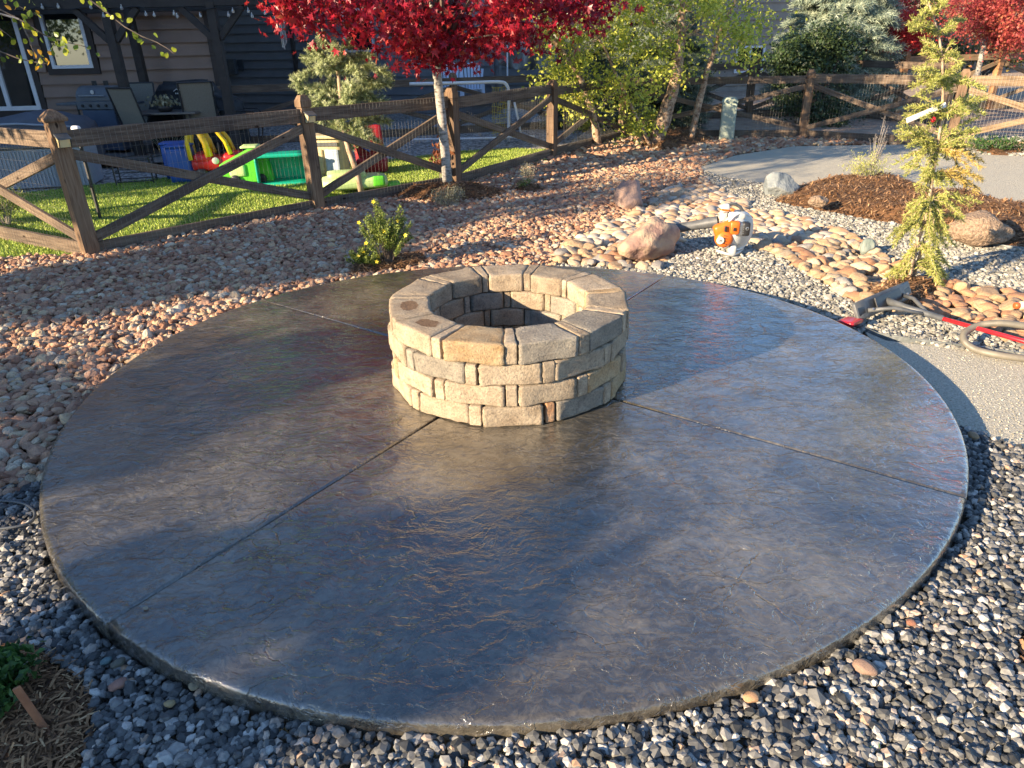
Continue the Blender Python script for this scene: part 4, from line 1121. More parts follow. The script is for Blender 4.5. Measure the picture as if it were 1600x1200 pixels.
def spruce_front():
    q = np.random.default_rng(44); t = thing('spruce_tree', 'small sage green weeping spruce leaning behind the fence beside the toys', 'tree', (-1.78, 9.55, -.1)); L0 = t.location
    P = [atY(x, y, Y) - L0 for x, y, Y in ((566, 306, 9.55), (558, 270, 9.55), (545, 235, 9.6), (537, 205, 9.65), (533, 160, 9.7), (528, 110, 9.75), (510, 65, 9.8), (498, 30, 9.8))]
    g = Geo().tube(P, [.042, .038, .034, .032, .028, .022, .014, .006], 9); g.build('trunk', B_TAN, t, True)
    ends = [(462, 128, 0), (470, 140, .1), (488, 160, -.1), (478, 92, .2), (488, 80, 0), (500, 62, .1), (520, 75, -.2), (545, 70, 0), (500, 110, -.25), (515, 130, .3), (480, 175, 0),
            (500, 190, -.2), (520, 200, .2), (560, 95, .1), (565, 120, -.2), (575, 145, 0), (590, 125, .2), (604, 115, 0), (607, 130, .1), (600, 160, .1), (585, 175, -.1), (560, 185, -.3), (545, 160, .35),
            (575, 205, .1), (590, 222, 0), (575, 218, -.15), (555, 215, .2), (535, 215, .1), (580, 88, 0), (550, 135, -.35), (525, 95, .3), (495, 140, .3), (540, 110, .25), (530, 175, -.3), (510, 165, .1), (605, 190, .25)]
    C = []; D = []; S_ = []; gb = Geo()
    for ex, ey, dy in ends:
        e = atY(ex, ey, 9.65+dy)-L0
        zs = e.z-.02+q.uniform(-.05, .22) if ey > 180 else e.z-.12*q.random()-.05
        k = min(range(len(P)), key=lambda i: abs(P[i].z-zs)); p0 = P[k]; mid = p0.lerp(e, .55)+Vector((0, 0, .08))
        gb.tube([p0, mid, e], [.013, .009, .004], 5, cap=False); Lb = (e-p0).length; m_ = max(5, int(Lb/.025))
        for i in range(m_):
            u = .12+.9*i/m_; p_ = p0.lerp(mid, u*2) if u < .5 else mid.lerp(e, min(1.05, u*2-1)); dr = np.array(e-mid); dr /= np.linalg.norm(dr)
            for s_ in range(9):
                dd = dr*.8+q.normal(0, .55, 3)+[0, 0, .12]; dd /= np.linalg.norm(dd); L = .10*q.uniform(.7, 1.2); C.append(np.array(p_)+dd*L*.5); D.append(dd); S_.append(L)
    g = Geo(); leaves(g, np.array(C), np.array(S_), SHOOT, q.random(len(C)), dir_rot(np.array(D), q)); gb.build('branch', B_TAN, t); g.build('crown', M_YSPR, t)
spruce_front()
c = atY(1290, 190, 19.0)
conifer('tall silvery blue spruce behind the dark green tree', (c.x, 19.0, -.1), 4.6, [(0, 1.45), (.3, 1.3), (.6, .95), (.85, .45), (1, .05)], 760, M_BSPR, 51, .24, per=15)
c = atY(1010, 200, 16.4)
conifer('grey green spruce mostly hidden behind the birch stems', (c.x, 16.4, -.1), 3.6, [(0, 1.3), (.3, 1.15), (.6, .8), (.85, .4), (1, .05)], 560, M_DSPR, 52, .2, per=14)
c = atY(915, 200, 16.9)
conifer('lower grey green spruce left of the birch', (c.x, 16.9, -.1), 2.4, [(0, .95), (.4, .85), (.7, .5), (1, .05)], 330, M_DSPR, 53, .2, per=14)

# dark green round tree behind the right fence
M_DGREEN = tintmat('dark_leaf', [(0, (.018, .035, .012)), (.6, (.05, .085, .03)), (1, (.12, .16, .06))], .45, noise_amt=.2, trans=.15, spec=.5)
def bushy(label, name, Y, base_px, ell, n, size, mat, seed, shape=OVAL, cat='tree', barkm=None, sig=.16, nc=18):
    q = np.random.default_rng(seed); b = atY(base_px[0], base_px[1], Y); t = thing(name, label, cat, (b.x, Y, -.1)); cl = []
    for cx, cy, rx, ry in ell:
        for k in range(nc):
            a = q.uniform(0, 6.28); r_ = math.sqrt(q.random()); c = atY(cx+rx*r_*math.cos(a), cy+ry*r_*math.sin(a), Y); c.y += q.uniform(-1, 1)*rx*Y/FPX*math.sqrt(max(0, 1-r_*r_)); cl.append(tuple(c))
    g = Geo(); limbs(g, (0, 0, -.05), [tuple(Vector(cl[i])-t.location) for i in q.choice(len(cl), min(len(cl), 16), replace=False)], .05, q); g.build('trunk', barkm or B_DARK, t)
    crown('crown', t, cl, n, sig, size, shape, mat, q); return t
bushy('dense dark green rounded tree behind the post of the right fence', 'broadleaf_tree', 16.6, (1268, 205), [(1262, 120, 50, 62), (1290, 80, 35, 35), (1240, 95, 30, 28), (1275, 175, 45, 25)], 14000, .075, M_DGREEN, 61, sig=.15)
M_OLIVE = tintmat('olive_leaf', [(0, (.04, .05, .02)), (.5, (.12, .13, .05)), (.85, (.3, .22, .06)), (1, (.4, .2, .05))], .5, noise_amt=.2, trans=.2)
bushy('low dark hedge behind the far orange fence', 'hedge', 21.5, (1500, 110), [(1480, 78, 40, 14), (1530, 84, 45, 12), (1590, 84, 40, 14), (1440, 92, 30, 10)], 5200, .085, M_OLIVE, 62, cat='hedge', nc=12)
bushy('dark evergreen bush between the tarp and the spruces', 'evergreen_bush', 21.0, (1000, 150), [(960, 100, 60, 30), (1050, 95, 60, 30)], 4500, .09, M_DGREEN, 63, cat='bush')
bushy('brown and green treetop over the far roofs', 'broadleaf_tree', 34, (1180, 60), [(1130, 10, 60, 30), (1210, 8, 60, 24), (1300, 0, 60, 24), (1450, 20, 60, 30), (1560, 40, 50, 25)], 7000, .16, M_OLIVE, 64, nc=16, sig=.4)

# --- multi-stemmed birch ----------------------------------------------------
q = np.random.default_rng(71)
M_BIRCH = tintmat('birch_leaf', [(0, (.14, .20, .03)), (.3, (.33, .39, .055)), (.65, (.55, .58, .09)), (.92, (.68, .66, .12)), (1, (.7, .52, .08))], .45, noise_amt=.1, trans=.42, spec=.45)
bt = thing('birch_tree', 'three stemmed birch with peeling tan bark and yellow green leaves beyond the fence corner', 'tree', (2.85, 13.8, -.1)); L0 = bt.location
stems = [[(936, 212, 13.7), (925, 170, 13.7), (912, 135, 13.65), (895, 105, 13.6), (872, 72, 13.6), (845, 40, 13.5), (825, 0, 13.4)],
         [(1022, 215, 13.6), (1045, 165, 13.6), (1058, 110, 13.6), (1064, 60, 13.6), (1066, 15, 13.6), (1072, -50, 13.6)],
         [(1078, 208, 13.9), (1092, 160, 13.9), (1104, 115, 13.9), (1122, 60, 13.9), (1140, 20, 13.9), (1160, -30, 13.9)],
         [(1020, 210, 13.5), (985, 165, 13.4), (960, 110, 13.4), (935, 60, 13.3), (920, 0, 13.2)]]
rads = [.075, .13, .07, .035]
for st_, r0 in zip(stems, rads):
    P = [atY(*s_)-L0 for s_ in st_]; P[0].z = -.05
    fine = []
    for a_, b_ in zip(P[:-1], P[1:]):
        for u in (0, .33, .66): fine.append(a_.lerp(b_, u)+Vector(q.normal(0, .012, 3)))
    fine.append(P[-1]); m_ = len(fine)
    Geo().tube(fine, [r0*(1-.7*i/m_)*(1+q.normal(0, .07)) for i in range(m_)], 11).build('trunk', B_BIRCH, bt, True)
ell = [(900, 60, 60, 55, 26), (870, 115, 38, 40, 16), (960, 90, 45, 50, 20), (1000, 40, 60, 50, 22), (1040, 95, 35, 30, 10), (1120, 35, 60, 45, 16), (1165, 80, 35, 22, 9), (930, 150, 45, 25, 10), (1000, 160, 35, 25, 8), (1180, 30, 40, 35, 8),
       (1010, 195, 30, 15, 6), (880, 160, 28, 25, 8), (940, 10, 70, 40, 16), (1060, 5, 80, 40, 14), (860, 25, 40, 40, 9), (1140, -10, 70, 30, 8)]
cl = []
for cx, cy, rx, ry, k in ell:
    for _ in range(k):
        a = q.uniform(0, 6.28); r_ = math.sqrt(q.random()); cl.append(tuple(atY(cx+rx*r_*math.cos(a), cy+ry*r_*math.sin(a), 13.5+q.normal(0, .55))))
for k in range(40): cl.append((2.9+q.normal(0, 1.1), 13.6+q.normal(0, .9), 3.0+abs(q.normal(0, .8))))
g = Geo()
for src in (stems[0][3], stems[1][3], stems[2][3], stems[1][4], stems[3][3]):
    s_ = atY(*src)-L0; near_ = sorted(cl, key=lambda c_: (Vector(c_)-L0-s_).length)[5:45]
    limbs(g, tuple(s_), [tuple(Vector(near_[i])-L0) for i in q.choice(len(near_), 12, replace=False)], .02, q)
g.build('branch', B_TAN, bt)
crown('crown', bt, cl, 12500, .15, .068, OVAL, M_BIRCH, q)

# --- leaning yellow-green cedar in front --------------------------------------
q = np.random.default_rng(81)
M_CEDAR = tintmat('cedar_scale', [(0, (.17, .20, .04)), (.4, (.36, .39, .09)), (.8, (.54, .54, .17)), (1, (.66, .58, .22))], .55, noise_amt=.12, trans=.25)
M_CEDARG = tintmat('golden_scale', [(0, (.30, .24, .05)), (.6, (.50, .38, .10)), (1, (.6, .42, .16))], .55, noise_amt=.12, trans=.25)
cd = thing('cedar_tree', 'thin leaning yellow green cedar sapling tied to a stake, weeping over pale gravel', 'tree', (at(1420, 447).x, at(1420, 447).y, -.1)); L0 = cd.location; CY = L0.y
tp = [(1420, 447), (1426, 410), (1434, 378), (1445, 345), (1452, 310), (1458, 270), (1465, 230), (1472, 180), (1474, 130), (1472, 90), (1467, 55), (1458, 25), (1450, 0), (1442, -30), (1436, -55)]
TP = [atY(x, y, CY)-L0 for x, y in tp]; TP[0].z = -.04
Geo().tube(TP, list(np.linspace(.016, .004, len(TP))), 8).build('trunk', B_TAN, cd, True)
br = [(1395, 365), (1400, 375), (1412, 340), (1388, 372), (1420, 320), (1410, 262), (1418, 245), (1430, 290), (1440, 300), (1520, 250), (1532, 262), (1535, 280), (1525, 300), (1515, 320), (1505, 345), (1480, 355), (1510, 290), (1498, 262),
      (1405, 195), (1400, 205), (1415, 180), (1422, 168), (1412, 215), (1425, 225), (1440, 240), (1530, 205), (1525, 185), (1520, 215), (1500, 235), (1538, 140), (1532, 158), (1525, 165), (1510, 150), (1500, 120), (1505, 100), (1495, 90),
      (1432, 150), (1425, 135), (1435, 120), (1440, 105), (1450, 85), (1430, 35), (1445, 20), (1490, 65), (1485, 45), (1495, 80), (1492, 40), (1478, 8), (1425, 30), (1440, 62), (1470, -10), (1440, 0), (1420, 40), (1450, -40), (1500, 170), (1450, 200), (1440, 180), (1490, 205), (1480, 250), (1450, 265), (1465, 290), (1450, 320), (1470, 330), (1435, 340), (1460, 165), (1480, 140), (1455, 130), (1485, 110),
      (1478, 385), (1470, 400), (1482, 415), (1478, 435), (1470, 448), (1460, 380), (1450, 372), (1465, 420), (1455, 400), (1480, 370), (1475, 445), (1384, 432), (1390, 440), (1400, 425), (1410, 438), (1395, 445),
      (1400, 255), (1470, 340), (1440, 275), (1510, 225), (1486, 180), (1468, 210), (1455, 240), (1490, 290), (1480, 310), (1500, 330), (1415, 360), (1425, 350)]
def sprigs(g, p0, e, q, L=.045, dens=42, lift=.0, tint=None, spread=.75, wl=1.0, shape=SLIM):
    p0 = np.array(p0); e = np.array(e); ax = e-p0; LL = np.linalg.norm(ax); ax /= LL; mid = p0+ax*LL*.5+np.array([0, 0, LL*.12])
    n = max(4, int(LL*dens)); C = []; D = []; S_ = []
    for i in range(n):
        u = .12+.9*i/n; p_ = p0+(mid-p0)*u*2 if u < .5 else mid+(e-mid)*(u*2-1)
        for _ in range(2):
            d1 = ax+q.normal(0, spread, 3)+[0, 0, lift]; d1 /= np.linalg.norm(d1); l1 = L*q.uniform(.8, 2.0)*(1.1-.4*u)
            m_ = 6
            for j in range(m_):
                v = j/m_; d2 = d1+q.normal(0, .5, 3); d2 /= np.linalg.norm(d2); l2 = L*.62*wl*q.uniform(.7, 1.2)
                C.append(p_+d1*l1*v+d2*l2*.45); D.append(d2); S_.append(l2)
            C.append(p_+d1*l1*.5); D.append(d1); S_.append(l1)
    t_ = q.random(len(C)) if tint is None else tint
    leaves(g, np.array(C), np.array(S_), shape, t_, dir_rot(np.array(D), q))
    return [Vector(p0), Vector(mid), Vector(e)]
SLIM2 = (np.array([(0, -.5, 0), (.075, -.05, .03), (0, .5, 0), (-.075, -.05, .03)])*[1.3, 1, 1], np.array([(0, 1, 2), (0, 2, 3)]))
g = Geo(); gg = Geo(); gb = Geo()
for ex, ey in br+[(x+q.normal(0, 7), y+q.normal(0, 9)) for x, y in br[:100]]:
    e = atY(ex, ey, CY+q.normal(0, .12))-L0
    zs = e.z+(.22 if ey > 365 else .10)*q.uniform(.4, 1.3) if ey > 240 else e.z-.08*q.random()
    k = min(range(len(TP)), key=lambda i: abs(TP[i].z-zs)); p0 = TP[k]
    gold = ex > 1495 and 240 < ey < 305
    pts = sprigs(gg if gold else g, p0, e, q, .027, 150, 0.05 if ey < 200 else -.15, shape=SLIM2)
    gb.tube(pts, [.005, .0035, .0015], 4, cap=False)
gb.build('branch', B_TAN, cd); g.build('crown', M_CEDAR, cd); tag(gg.build('golden_spray', M_CEDARG, cd), 'golden orange spray of scales')
st = Geo().tube([(.03, .03, -.05), (.075, .03, .62)], .013, 7); st.build('stake', B_TAN, cd)
Geo().tube([Vector((.045, .02, .16))+Vector((.03*math.cos(a), .03*math.sin(a), 0)) for a in np.linspace(0, 6.0, 10)], .004, 5).build('tie', pmat('green_tie', (.02, .18, .14), None, 5, .5), cd)

# --- small plants ----------------------------------------------------------
def tuft(label, name, px, h, r_, n, mat, seed, cat='plant', lw=.02, stems_=14, shape=SLIM2, barkm=None, flowers=None, top=1.0, z=-.1, pos=None):
    q = np.random.default_rng(seed); b = Vector(pos) if pos else at(px[0], px[1], z); t = thing(name, label, cat, tuple(b)); g = Geo(); gb = Geo(); tipl = []
    for i in range(stems_):
        a = q.uniform(0, 6.28); rr = r_*math.sqrt(q.random()); hh = h*q.uniform(.55, 1)*(1-.35*(rr/r_)**2)
        e = Vector((rr*math.cos(a), rr*math.sin(a), hh)); mid = Vector((e.x*.35, e.y*.35, hh*.5))+Vector(q.normal(0, .01, 3))
        gb.tube([(e.x*.08, e.y*.08, -.02), mid, e], [.004, .003, .0012], 4, cap=False); tipl.append((mid, e))
    k = q.integers(0, stems_, n); u = q.uniform(.1, 1.03, n)*top
    C = np.array([np.array(tipl[i][0])*(1-v)*1.0+np.array(tipl[i][1])*v for i, v in zip(k, u)])+q.normal(0, lw*.7, (n, 3)); C[:, 2] = np.maximum(C[:, 2], .0)
    D = q.normal(0, .6, (n, 3))+[0, 0, .7]
    leaves(g, C, lw*np.exp(q.normal(0, .25, n)), shape, q.random(n), dir_rot(D, q))
    gb.build('stem', barkm or B_GREY, t); g.build('foliage', mat, t)
    if flowers:
        fm, cnt = flowers
        pet = Geo()
        for j in range(5):
            a = j*2*PI/5; pet.add([(0, 0, 0), (.013*math.cos(a-.5), .013*math.sin(a-.5), .002), (.019*math.cos(a), .019*math.sin(a), .004), (.013*math.cos(a+.5), .013*math.sin(a+.5), .002)], [(0, 1, 2, 3)])
        me = pet.mesh('flower', fm)
        for j in range(cnt):
            i = int(q.integers(0, stems_)); v = q.uniform(.5, 1); p_ = tipl[i][0].lerp(tipl[i][1], v)+Vector((0, -.025, .01))
            o = bpy.data.objects.new('flower', me); o.location = p_; o.rotation_euler = (R(q.uniform(20, 80)), R(q.uniform(-30, 30)), 0); put(o, t)
    return t
M_POT = tintmat('potentilla_leaf', [(0, (.05, .09, .015)), (.5, (.16, .22, .035)), (1, (.34, .38, .08))], .5, noise_amt=.15, trans=.3)
M_FLO = pmat('yellow_petal', (.80, .66, .03), (.75, .55, .02), 20, .5)
M_LAV = tintmat('dry_sage_leaf', [(0, (.16, .15, .08)), (.6, (.30, .28, .17)), (1, (.44, .40, .27))], .7, noise_amt=.15, trans=.15)
M_SAP = tintmat('rusty_leaf', [(0, (.14, .04, .02)), (.6, (.30, .09, .04)), (1, (.42, .18, .08))], .5, trans=.3)
M_GRN = tintmat('green_leaf', [(0, (.015, .04, .01)), (.6, (.04, .10, .02)), (1, (.09, .17, .04))], .45, trans=.2)
tuft('upright green shrub with small yellow flowers between fence and patio', 'flowering_shrub', (606, 418), .62, .25, 8500, M_POT, 91, 'shrub', .016, 46, OVAL, flowers=(M_FLO, 7), barkm=B_DARK)
tuft('low green sprawl with yellow flowers left of the upright shrub at the patio rim', 'flowering_shrub', (570, 420), .20, .17, 2400, M_POT, 92, 'shrub', .016, 24, OVAL, flowers=(M_FLO, 5), barkm=B_DARK)
tuft('grey green dry tuft in the mulch at the foot of the red maple', 'sage_plant', (698, 322), .26, .27, 1500, M_LAV, 93, 'plant', .034, 46)
tuft('straw coloured dry tuft near the third fence post', 'sage_plant', (825, 292), .38, .12, 420, M_LAV, 94, 'plant', .03, 16)
tuft('green tuft at the base of the straw coloured plant', 'sage_plant', (822, 297), .16, .14, 500, M_POT, 95, 'plant', .026, 14)
tuft('thin sapling with rust red leaves against the rail fence beside the maple trunk', 'sapling', (690, 292), .72, .10, 170, M_SAP, 96, 'sapling', .06, 7, OVAL)
tuft('yellow green twiggy shrub on the long mulch mound', 'twiggy_shrub', (1350, 287), .48, .34, 1300, M_CEDAR, 97, 'shrub', .032, 44)
tuft('bare grey branching plant standing behind the yellow green shrub', 'bare_shrub', (1358, 284), .86, .16, 420, tintmat('grey_bud', [(0, (.14, .13, .13)), (1, (.30, .28, .27))], .8), 98, 'shrub', .022, 18)
tuft('low dark green juniper by the far right fence', 'juniper_plant', (1556, 236), .22, .62, 1500, M_GRN, 99, 'shrub', .06, 40)
tuft('dark green plant in the mulch at the front left corner', 'green_plant', (-12, 1090), .13, .13, 1500, M_GRN, 100, 'plant', .032, 34, OVAL, z=-.07)
tuft('small pine shrub behind the left end of the fence', 'pine_shrub', (12, 352), .5, .3, 900, M_POT, 101, 'shrub', .05, 24)
tuft('tiny green weed among the front gravel', 'weed', (1352, 1172), .03, .03, 60, M_GRN, 102, 'plant', .015, 8, z=-.07)
for i, (x, y) in enumerate(((905, 208), (1012, 203), (985, 212))):
    tuft(('leafy green sucker left of the birch foot', 'leafy green sucker right of the leftmost birch stem', 'leafy green sucker between the birch stems')[i], 'birch_sucker', (x, y+8), .55, .3, 420, M_BIRCH, 110+i, 'plant', .05, 12, OVAL)

# --- the trees left of the frame: yellow leaved branch and shade -------------------
q = np.random.default_rng(121)
M_ASP = tintmat('autumn_leaf', [(0, (.07, .12, .015)), (.4, (.20, .28, .03)), (.7, (.48, .50, .04)), (1, (.62, .32, .03))], .4, noise_amt=.1, trans=.45, interp='LINEAR')
yt = thing('cottonwood_tree', 'branch tips with round green and yellow leaves hanging into the top left corner', 'tree', (-6.6, 4.3, -.1)); L0 = yt.location
Geo().tube([(0, 0, -.1), (.05, .02, 1.2), (.0, .05, 2.4), (.1, 0, 3.8)], [.10, .085, .07, .03], 10).build('trunk', B_GREY, yt, True)
twigs = [[(-60, -60), (60, -30), (130, -8), (165, 18), (195, 42), (222, 57), (245, 66), (262, 76), (272, 84)],
         [(-80, -20), (-10, 10), (30, 30), (70, 55), (100, 65), (130, 72), (140, 76)], [(-60, 60), (0, 80), (30, 92), (55, 97), (75, 100)], [(30, 30), (45, 60), (50, 75), (60, 90), (72, 100)], [(-40, -30), (10, -5), (30, 10), (60, 25)], [(-60, 0), (0, 45), (20, 60)]]
gb = Geo(); lm = [Geo().add(OVAL[0]*[1.25, 1, 1]+np.random.default_rng(k).normal(0, .02, (4, 3)), OVAL[1], .1+.16*k).mesh('leaf', M_ASP) for k in range(6)]
HEX = (np.array([(0, -.5, 0), (.30, -.32, .05), (.40, .0, .06), (.22, .30, .02), (0, .52, -.05), (-.22, .30, .02), (-.40, .0, .06), (-.30, -.32, .05), (0, 0, 0)]), np.array([(8, i, (i+1) % 8) for i in range(8)]))
lm = [Geo().add(HEX[0]+np.random.default_rng(k).normal(0, .02, (9, 3)), HEX[1], (.05, .25, .42, .62, .75, .98)[k]).mesh('leaf', M_ASP) for k in range(6)]
def put_leaf(p, size, k):
    o = bpy.data.objects.new('leaf', lm[k]); o.location = p; o.scale = (size,)*3; o.rotation_euler = (R(q.uniform(30, 150)), R(q.uniform(-60, 60)), R(q.uniform(0, 360))); put(o, yt)
for ti, tw in enumerate(twigs):
    P = [atY(x, y, 5.2+.1*ti)-L0 for x, y in tw]; gb.tube(P, list(np.linspace(.006, .002, len(P))), 5, cap=False)
    for a_, b_ in zip(P[:-1], P[1:]):
        m_ = int((b_-a_).length/.035)+1
        for j in range(m_):
            p_ = a_.lerp(b_, (j+.5)/m_)+Vector(q.normal(0, .022, 3))+Vector((0, 0, -.02)); px = to_px([np.array(p_+L0)])[0]
            if q.random() < .15: continue
            warm = (px[0] < 60 and px[1] < 22) or (40 < px[0] < 85 and 70 < px[1] < 108)
            put_leaf(p_, q.uniform(.028, .045), int(q.choice([4, 5, 5, 3]) if warm else q.choice([0, 1, 1, 2, 2, 3, 3])))
for x, y in ((98, 62), (92, 66), (100, 70), (86, 76), (96, 78), (84, 82), (90, 58), (78, 78), (103, 75), (88, 70), (208, 50), (205, 33), (190, 24), (62, 94), (70, 98), (78, 101), (45, 80), (55, 86), (18, 4), (24, 8), (8, 2), (46, 3), (50, 8), (50, 52), (40, 36), (48, 40), (38, 24), (50, 22), (60, 22)):
    put_leaf(atY(x, y, 5.2)-L0+Vector(q.normal(0, .01, 3)), q.uniform(.035, .05), int(q.choice([2, 3, 3, 1]) if x > 85 or y < 30 else q.choice([4, 5, 1])))
gb.build('twig', B_DARK, yt)
cl = [(-6.6+q.normal(0, .55), 4.4+q.normal(0, .6), 2.2+abs(q.normal(0, .9))) for _ in range(40)]
cl = [c_ for c_ in cl if to_px([c_])[0][0] < -60 or to_px([c_])[0][1] < -60]
g = Geo(); limbs(g, (0, 0, 1.5), [tuple(Vector(c_)-L0) for c_ in cl[:22]]+[tuple(atY(*tw[0], 5.3)-L0) for tw in twigs], .03, q); g.build('branch', B_GREY, yt)
crown('crown', yt, cl, 3000, .17, .07, HEX, M_ASP, q)

# shade trees west of the patio, all outside the frame
TS = np.array(to_sun)
def shade_tree(label, base, polys, hr, n, sig, seed, size=.1, h=3):
    q = np.random.default_rng(seed); t = thing('ash_tree', label, 'tree', (base[0], base[1], -.1)); L0 = t.location; cl = []
    for poly, k, (h0, h1) in polys:
        W = np.array(wpoly(poly, 0)); x0, y0 = W.min(0); x1, y1 = W.max(0); c = 0
        while c < k:
            p_ = np.array([[q.uniform(x0, x1), q.uniform(y0, y1)]])
            if not in_poly(p_, W)[0]: continue
            hh = q.uniform(h0, h1); s_ = TS*(hh/TS[2]); cl.append((p_[0, 0]+s_[0], p_[0, 1]+s_[1], hh)); c += 1
    Geo().tube([(0, 0, -.1), (.05, 0, 1.2), (0, .05, 2.2), (.05, 0, h)], [.11, .09, .07, .03], 10).build('trunk', B_DARK, t, True)
    g = Geo(); limbs(g, (0, .03, 1.6), [tuple(Vector(cl[i])-L0) for i in q.choice(len(cl), min(len(cl), 30), replace=False)], .035, q); g.build('branch', B_DARK, t)
    crown('crown', t, cl, n, sig, size, OVAL, M_OLIVE, q, flat=.4); return t, cl
P1 = [(150, 640), (250, 575), (400, 532), (590, 522), (600, 552), (500, 590), (420, 622), (260, 680), (110, 760)]
P2 = [(110, 885), (340, 868), (640, 850), (800, 800), (850, 830), (660, 895), (480, 898), (240, 912), (170, 925)]
P3 = [(450, 1075), (580, 1000), (700, 958), (810, 950), (640, 1050), (560, 1100)]
P4 = [(-60, 950), (40, 960), (110, 990), (200, 1070), (230, 1150), (180, 1250), (-80, 1250)]
P6 = [(-100, 560), (0, 585), (100, 600), (130, 640), (40, 660), (-100, 650)]
shade_tree('ash tree out of frame to the left whose shade falls beside the fire pit', (-9.66, -1.57), [(P1, 100, (2.6, 3.5)), (P6, 14, (2.3, 3.0))], 0, 9000, .065, 131)
shade_tree('ash tree out of frame to the left whose shade streaks the front of the patio', (-8.75, -3.0), [(P2, 75, (2.3, 3.1)), (P4, 40, (2.2, 2.9))], 0, 9500, .065, 132)
shade_tree('slim young ash out of frame behind the camera on the left', (-7.6, -2.96), [(P3, 36, (2.0, 2.7))], 0, 3400, .06, 134)
P5 = [(0, 420), (145, 400), (320, 362), (497, 330), (660, 330), (690, 345), (560, 380), (540, 410), (420, 430), (250, 445), (100, 480), (0, 500)]
shade_tree('dense ash out of frame to the left that shades the fence and the red rock', (-11.5, 1.2), [(P5, 190, (2.6, 4.0)), ([(0, 690), (110, 660), (60, 730), (0, 760)], 10, (2.4, 3))], 0, 12000, .12, 133, .12, 4)

for k, (x, y, h_) in enumerate(((-13, -16, 5.2), (-6, -17, 4.6), (1.5, -16, 5.0), (8, -15, 5.4), (-20, -19, 4.6))):
    q = np.random.default_rng(150+k); t = thing('broadleaf_tree', ('green garden tree behind the camera, second from the west', 'green garden tree behind the camera, third from the west', 'green garden tree straight behind the camera', 'green garden tree behind the camera, easternmost', 'green garden tree behind the camera, westernmost')[k], 'tree', (x, y, -.1))
    Geo().tube([(0, 0, -.1), (.1, 0, h_*.4), (0, .1, h_*.8)], [.16, .12, .05], 8).build('trunk', B_DARK, t, True)
    cl = [(x+q.normal(0, 1.3), y+q.normal(0, 1.0), h_*.6+q.normal(0, .9)) for _ in range(30)]
    crown('crown', t, cl, 2500, .5, .28, OVAL, M_OLIVE, q)

q = np.random.default_rng(170); t = thing('broadleaf_tree', 'yellow green tree beside the tall tan neighbouring house, out of frame', 'tree', (-14.6, 7.2, -.1))
Geo().tube([(0, 0, -.1), (.1, 0, 1.5), (0, .1, 3.2)], [.1, .08, .03], 8).build('trunk', B_DARK, t, True)
crown('crown', t, [(-14.6+q.normal(0, .8), 7.0+q.normal(0, 1.2), 2.0+abs(q.normal(0, 1.1))) for _ in range(40)], 4200, .3, .12, OVAL, M_BIRCH, q)

for k, (x, y, h_) in enumerate(((-15.5, 26.5, 15), (-7.5, 30.5, 16.5), (-22, 24.5, 14))):  # unseen trees added to block the sky reflected in the patio's left side
    q = np.random.default_rng(180+k); t = thing('broadleaf_tree', ('added very tall tree behind the brown house, unseen, darkening the reflections in the patio', 'added very tall tree behind the grey house, unseen, darkening the reflections in the patio', 'added very tall tree behind the brown house, unseen, farthest left, darkening the reflections in the patio')[k], 'tree', (x, y, -.1))
    Geo().tube([(0, 0, -.1), (.1, 0, h_*.4), (0, .1, h_*.85)], [.35, .25, .08], 8).build('trunk', B_DARK, t, True)
    cl = []
    while len(cl) < 60:
        v = q.normal(0, 1, 3); v /= np.linalg.norm(v)*q.uniform(1, 1.8); cl.append((x+v[0]*4.2, y+v[1]*3.2, h_*.66+v[2]*h_*.36))
    crown('crown', t, cl, 9000, .75, .42, OVAL, M_OLIVE, q)
# ================================================================== ROCKS
def boulder(label, px, size, mat, seed, cuts=9, rz=0.0, sink=.08, name='boulder', z=-.1):
    bm = bmesh.new(); bmesh.ops.create_icosphere(bm, subdivisions=4, radius=.5)
    q = random.Random(seed); pl = []
    for i in range(cuts):
        v = Vector((q.gauss(0, 1), q.gauss(0, 1), q.gauss(.1, .8))).normalized(); pl.append((v, q.uniform(.30, .42)))
    from mathutils import noise as mn
    for v in bm.verts:
        for n_, d in pl:
            k = v.co.dot(n_)
            if k > d: v.co -= n_*(k-d)*.92
        v.co += v.co.normalized()*(mn.noise(v.co*3.1+Vector((seed, 0, 0)))*.07+mn.noise(v.co*9+Vector((seed, 3, 0)))*.03+mn.noise(v.co*24)*.012)
        v.co.x *= size[0]; v.co.y *= size[1]; v.co.z *= size[2]
    me = bpy.data.meshes.new(name); bm.to_mesh(me); bm.free(); me.materials.append(mat)
    me.polygons.foreach_set('use_smooth', [True]*len(me.polygons))
    o = bpy.data.objects.new(name, me); p_ = at(*px, z); o.location = (p_.x, p_.y+size[1]*.35, z+size[2]*(.42-sink)); o.rotation_euler = (0, 0, rz); put(o)
    return tag(o, label, 'boulder')
M_RK1 = pmat('tan_boulder', (.44, .31, .21), (.26, .16, .13), 6, .85, .02, 22, low=.42, high=.58)
M_RK2 = pmat('rose_boulder', (.40, .27, .21), (.28, .19, .155), 5, .85, .02, 20)
M_RK3 = pmat('blue_grey_rock', (.10, .125, .15), (.24, .26, .26), 5, .7, .02, 20)
M_RK4 = pmat('speckled_granite', (.36, .26, .18), (.20, .135, .09), 45, .95, .035, 45)
boulder('large angular tan and rose boulder just behind the patio rim', (1018, 408), (.60, .46, .40), M_RK1, 4, rz=.3)
boulder('rounded rose brown boulder standing farther back in the red river rock', (986, 327), (.45, .40, .38), M_RK2, 9, rz=1.1)
boulder('blue grey rock at the left tip of the long mulch mound', (1220, 309), (.50, .36, .34), M_RK3, 12)
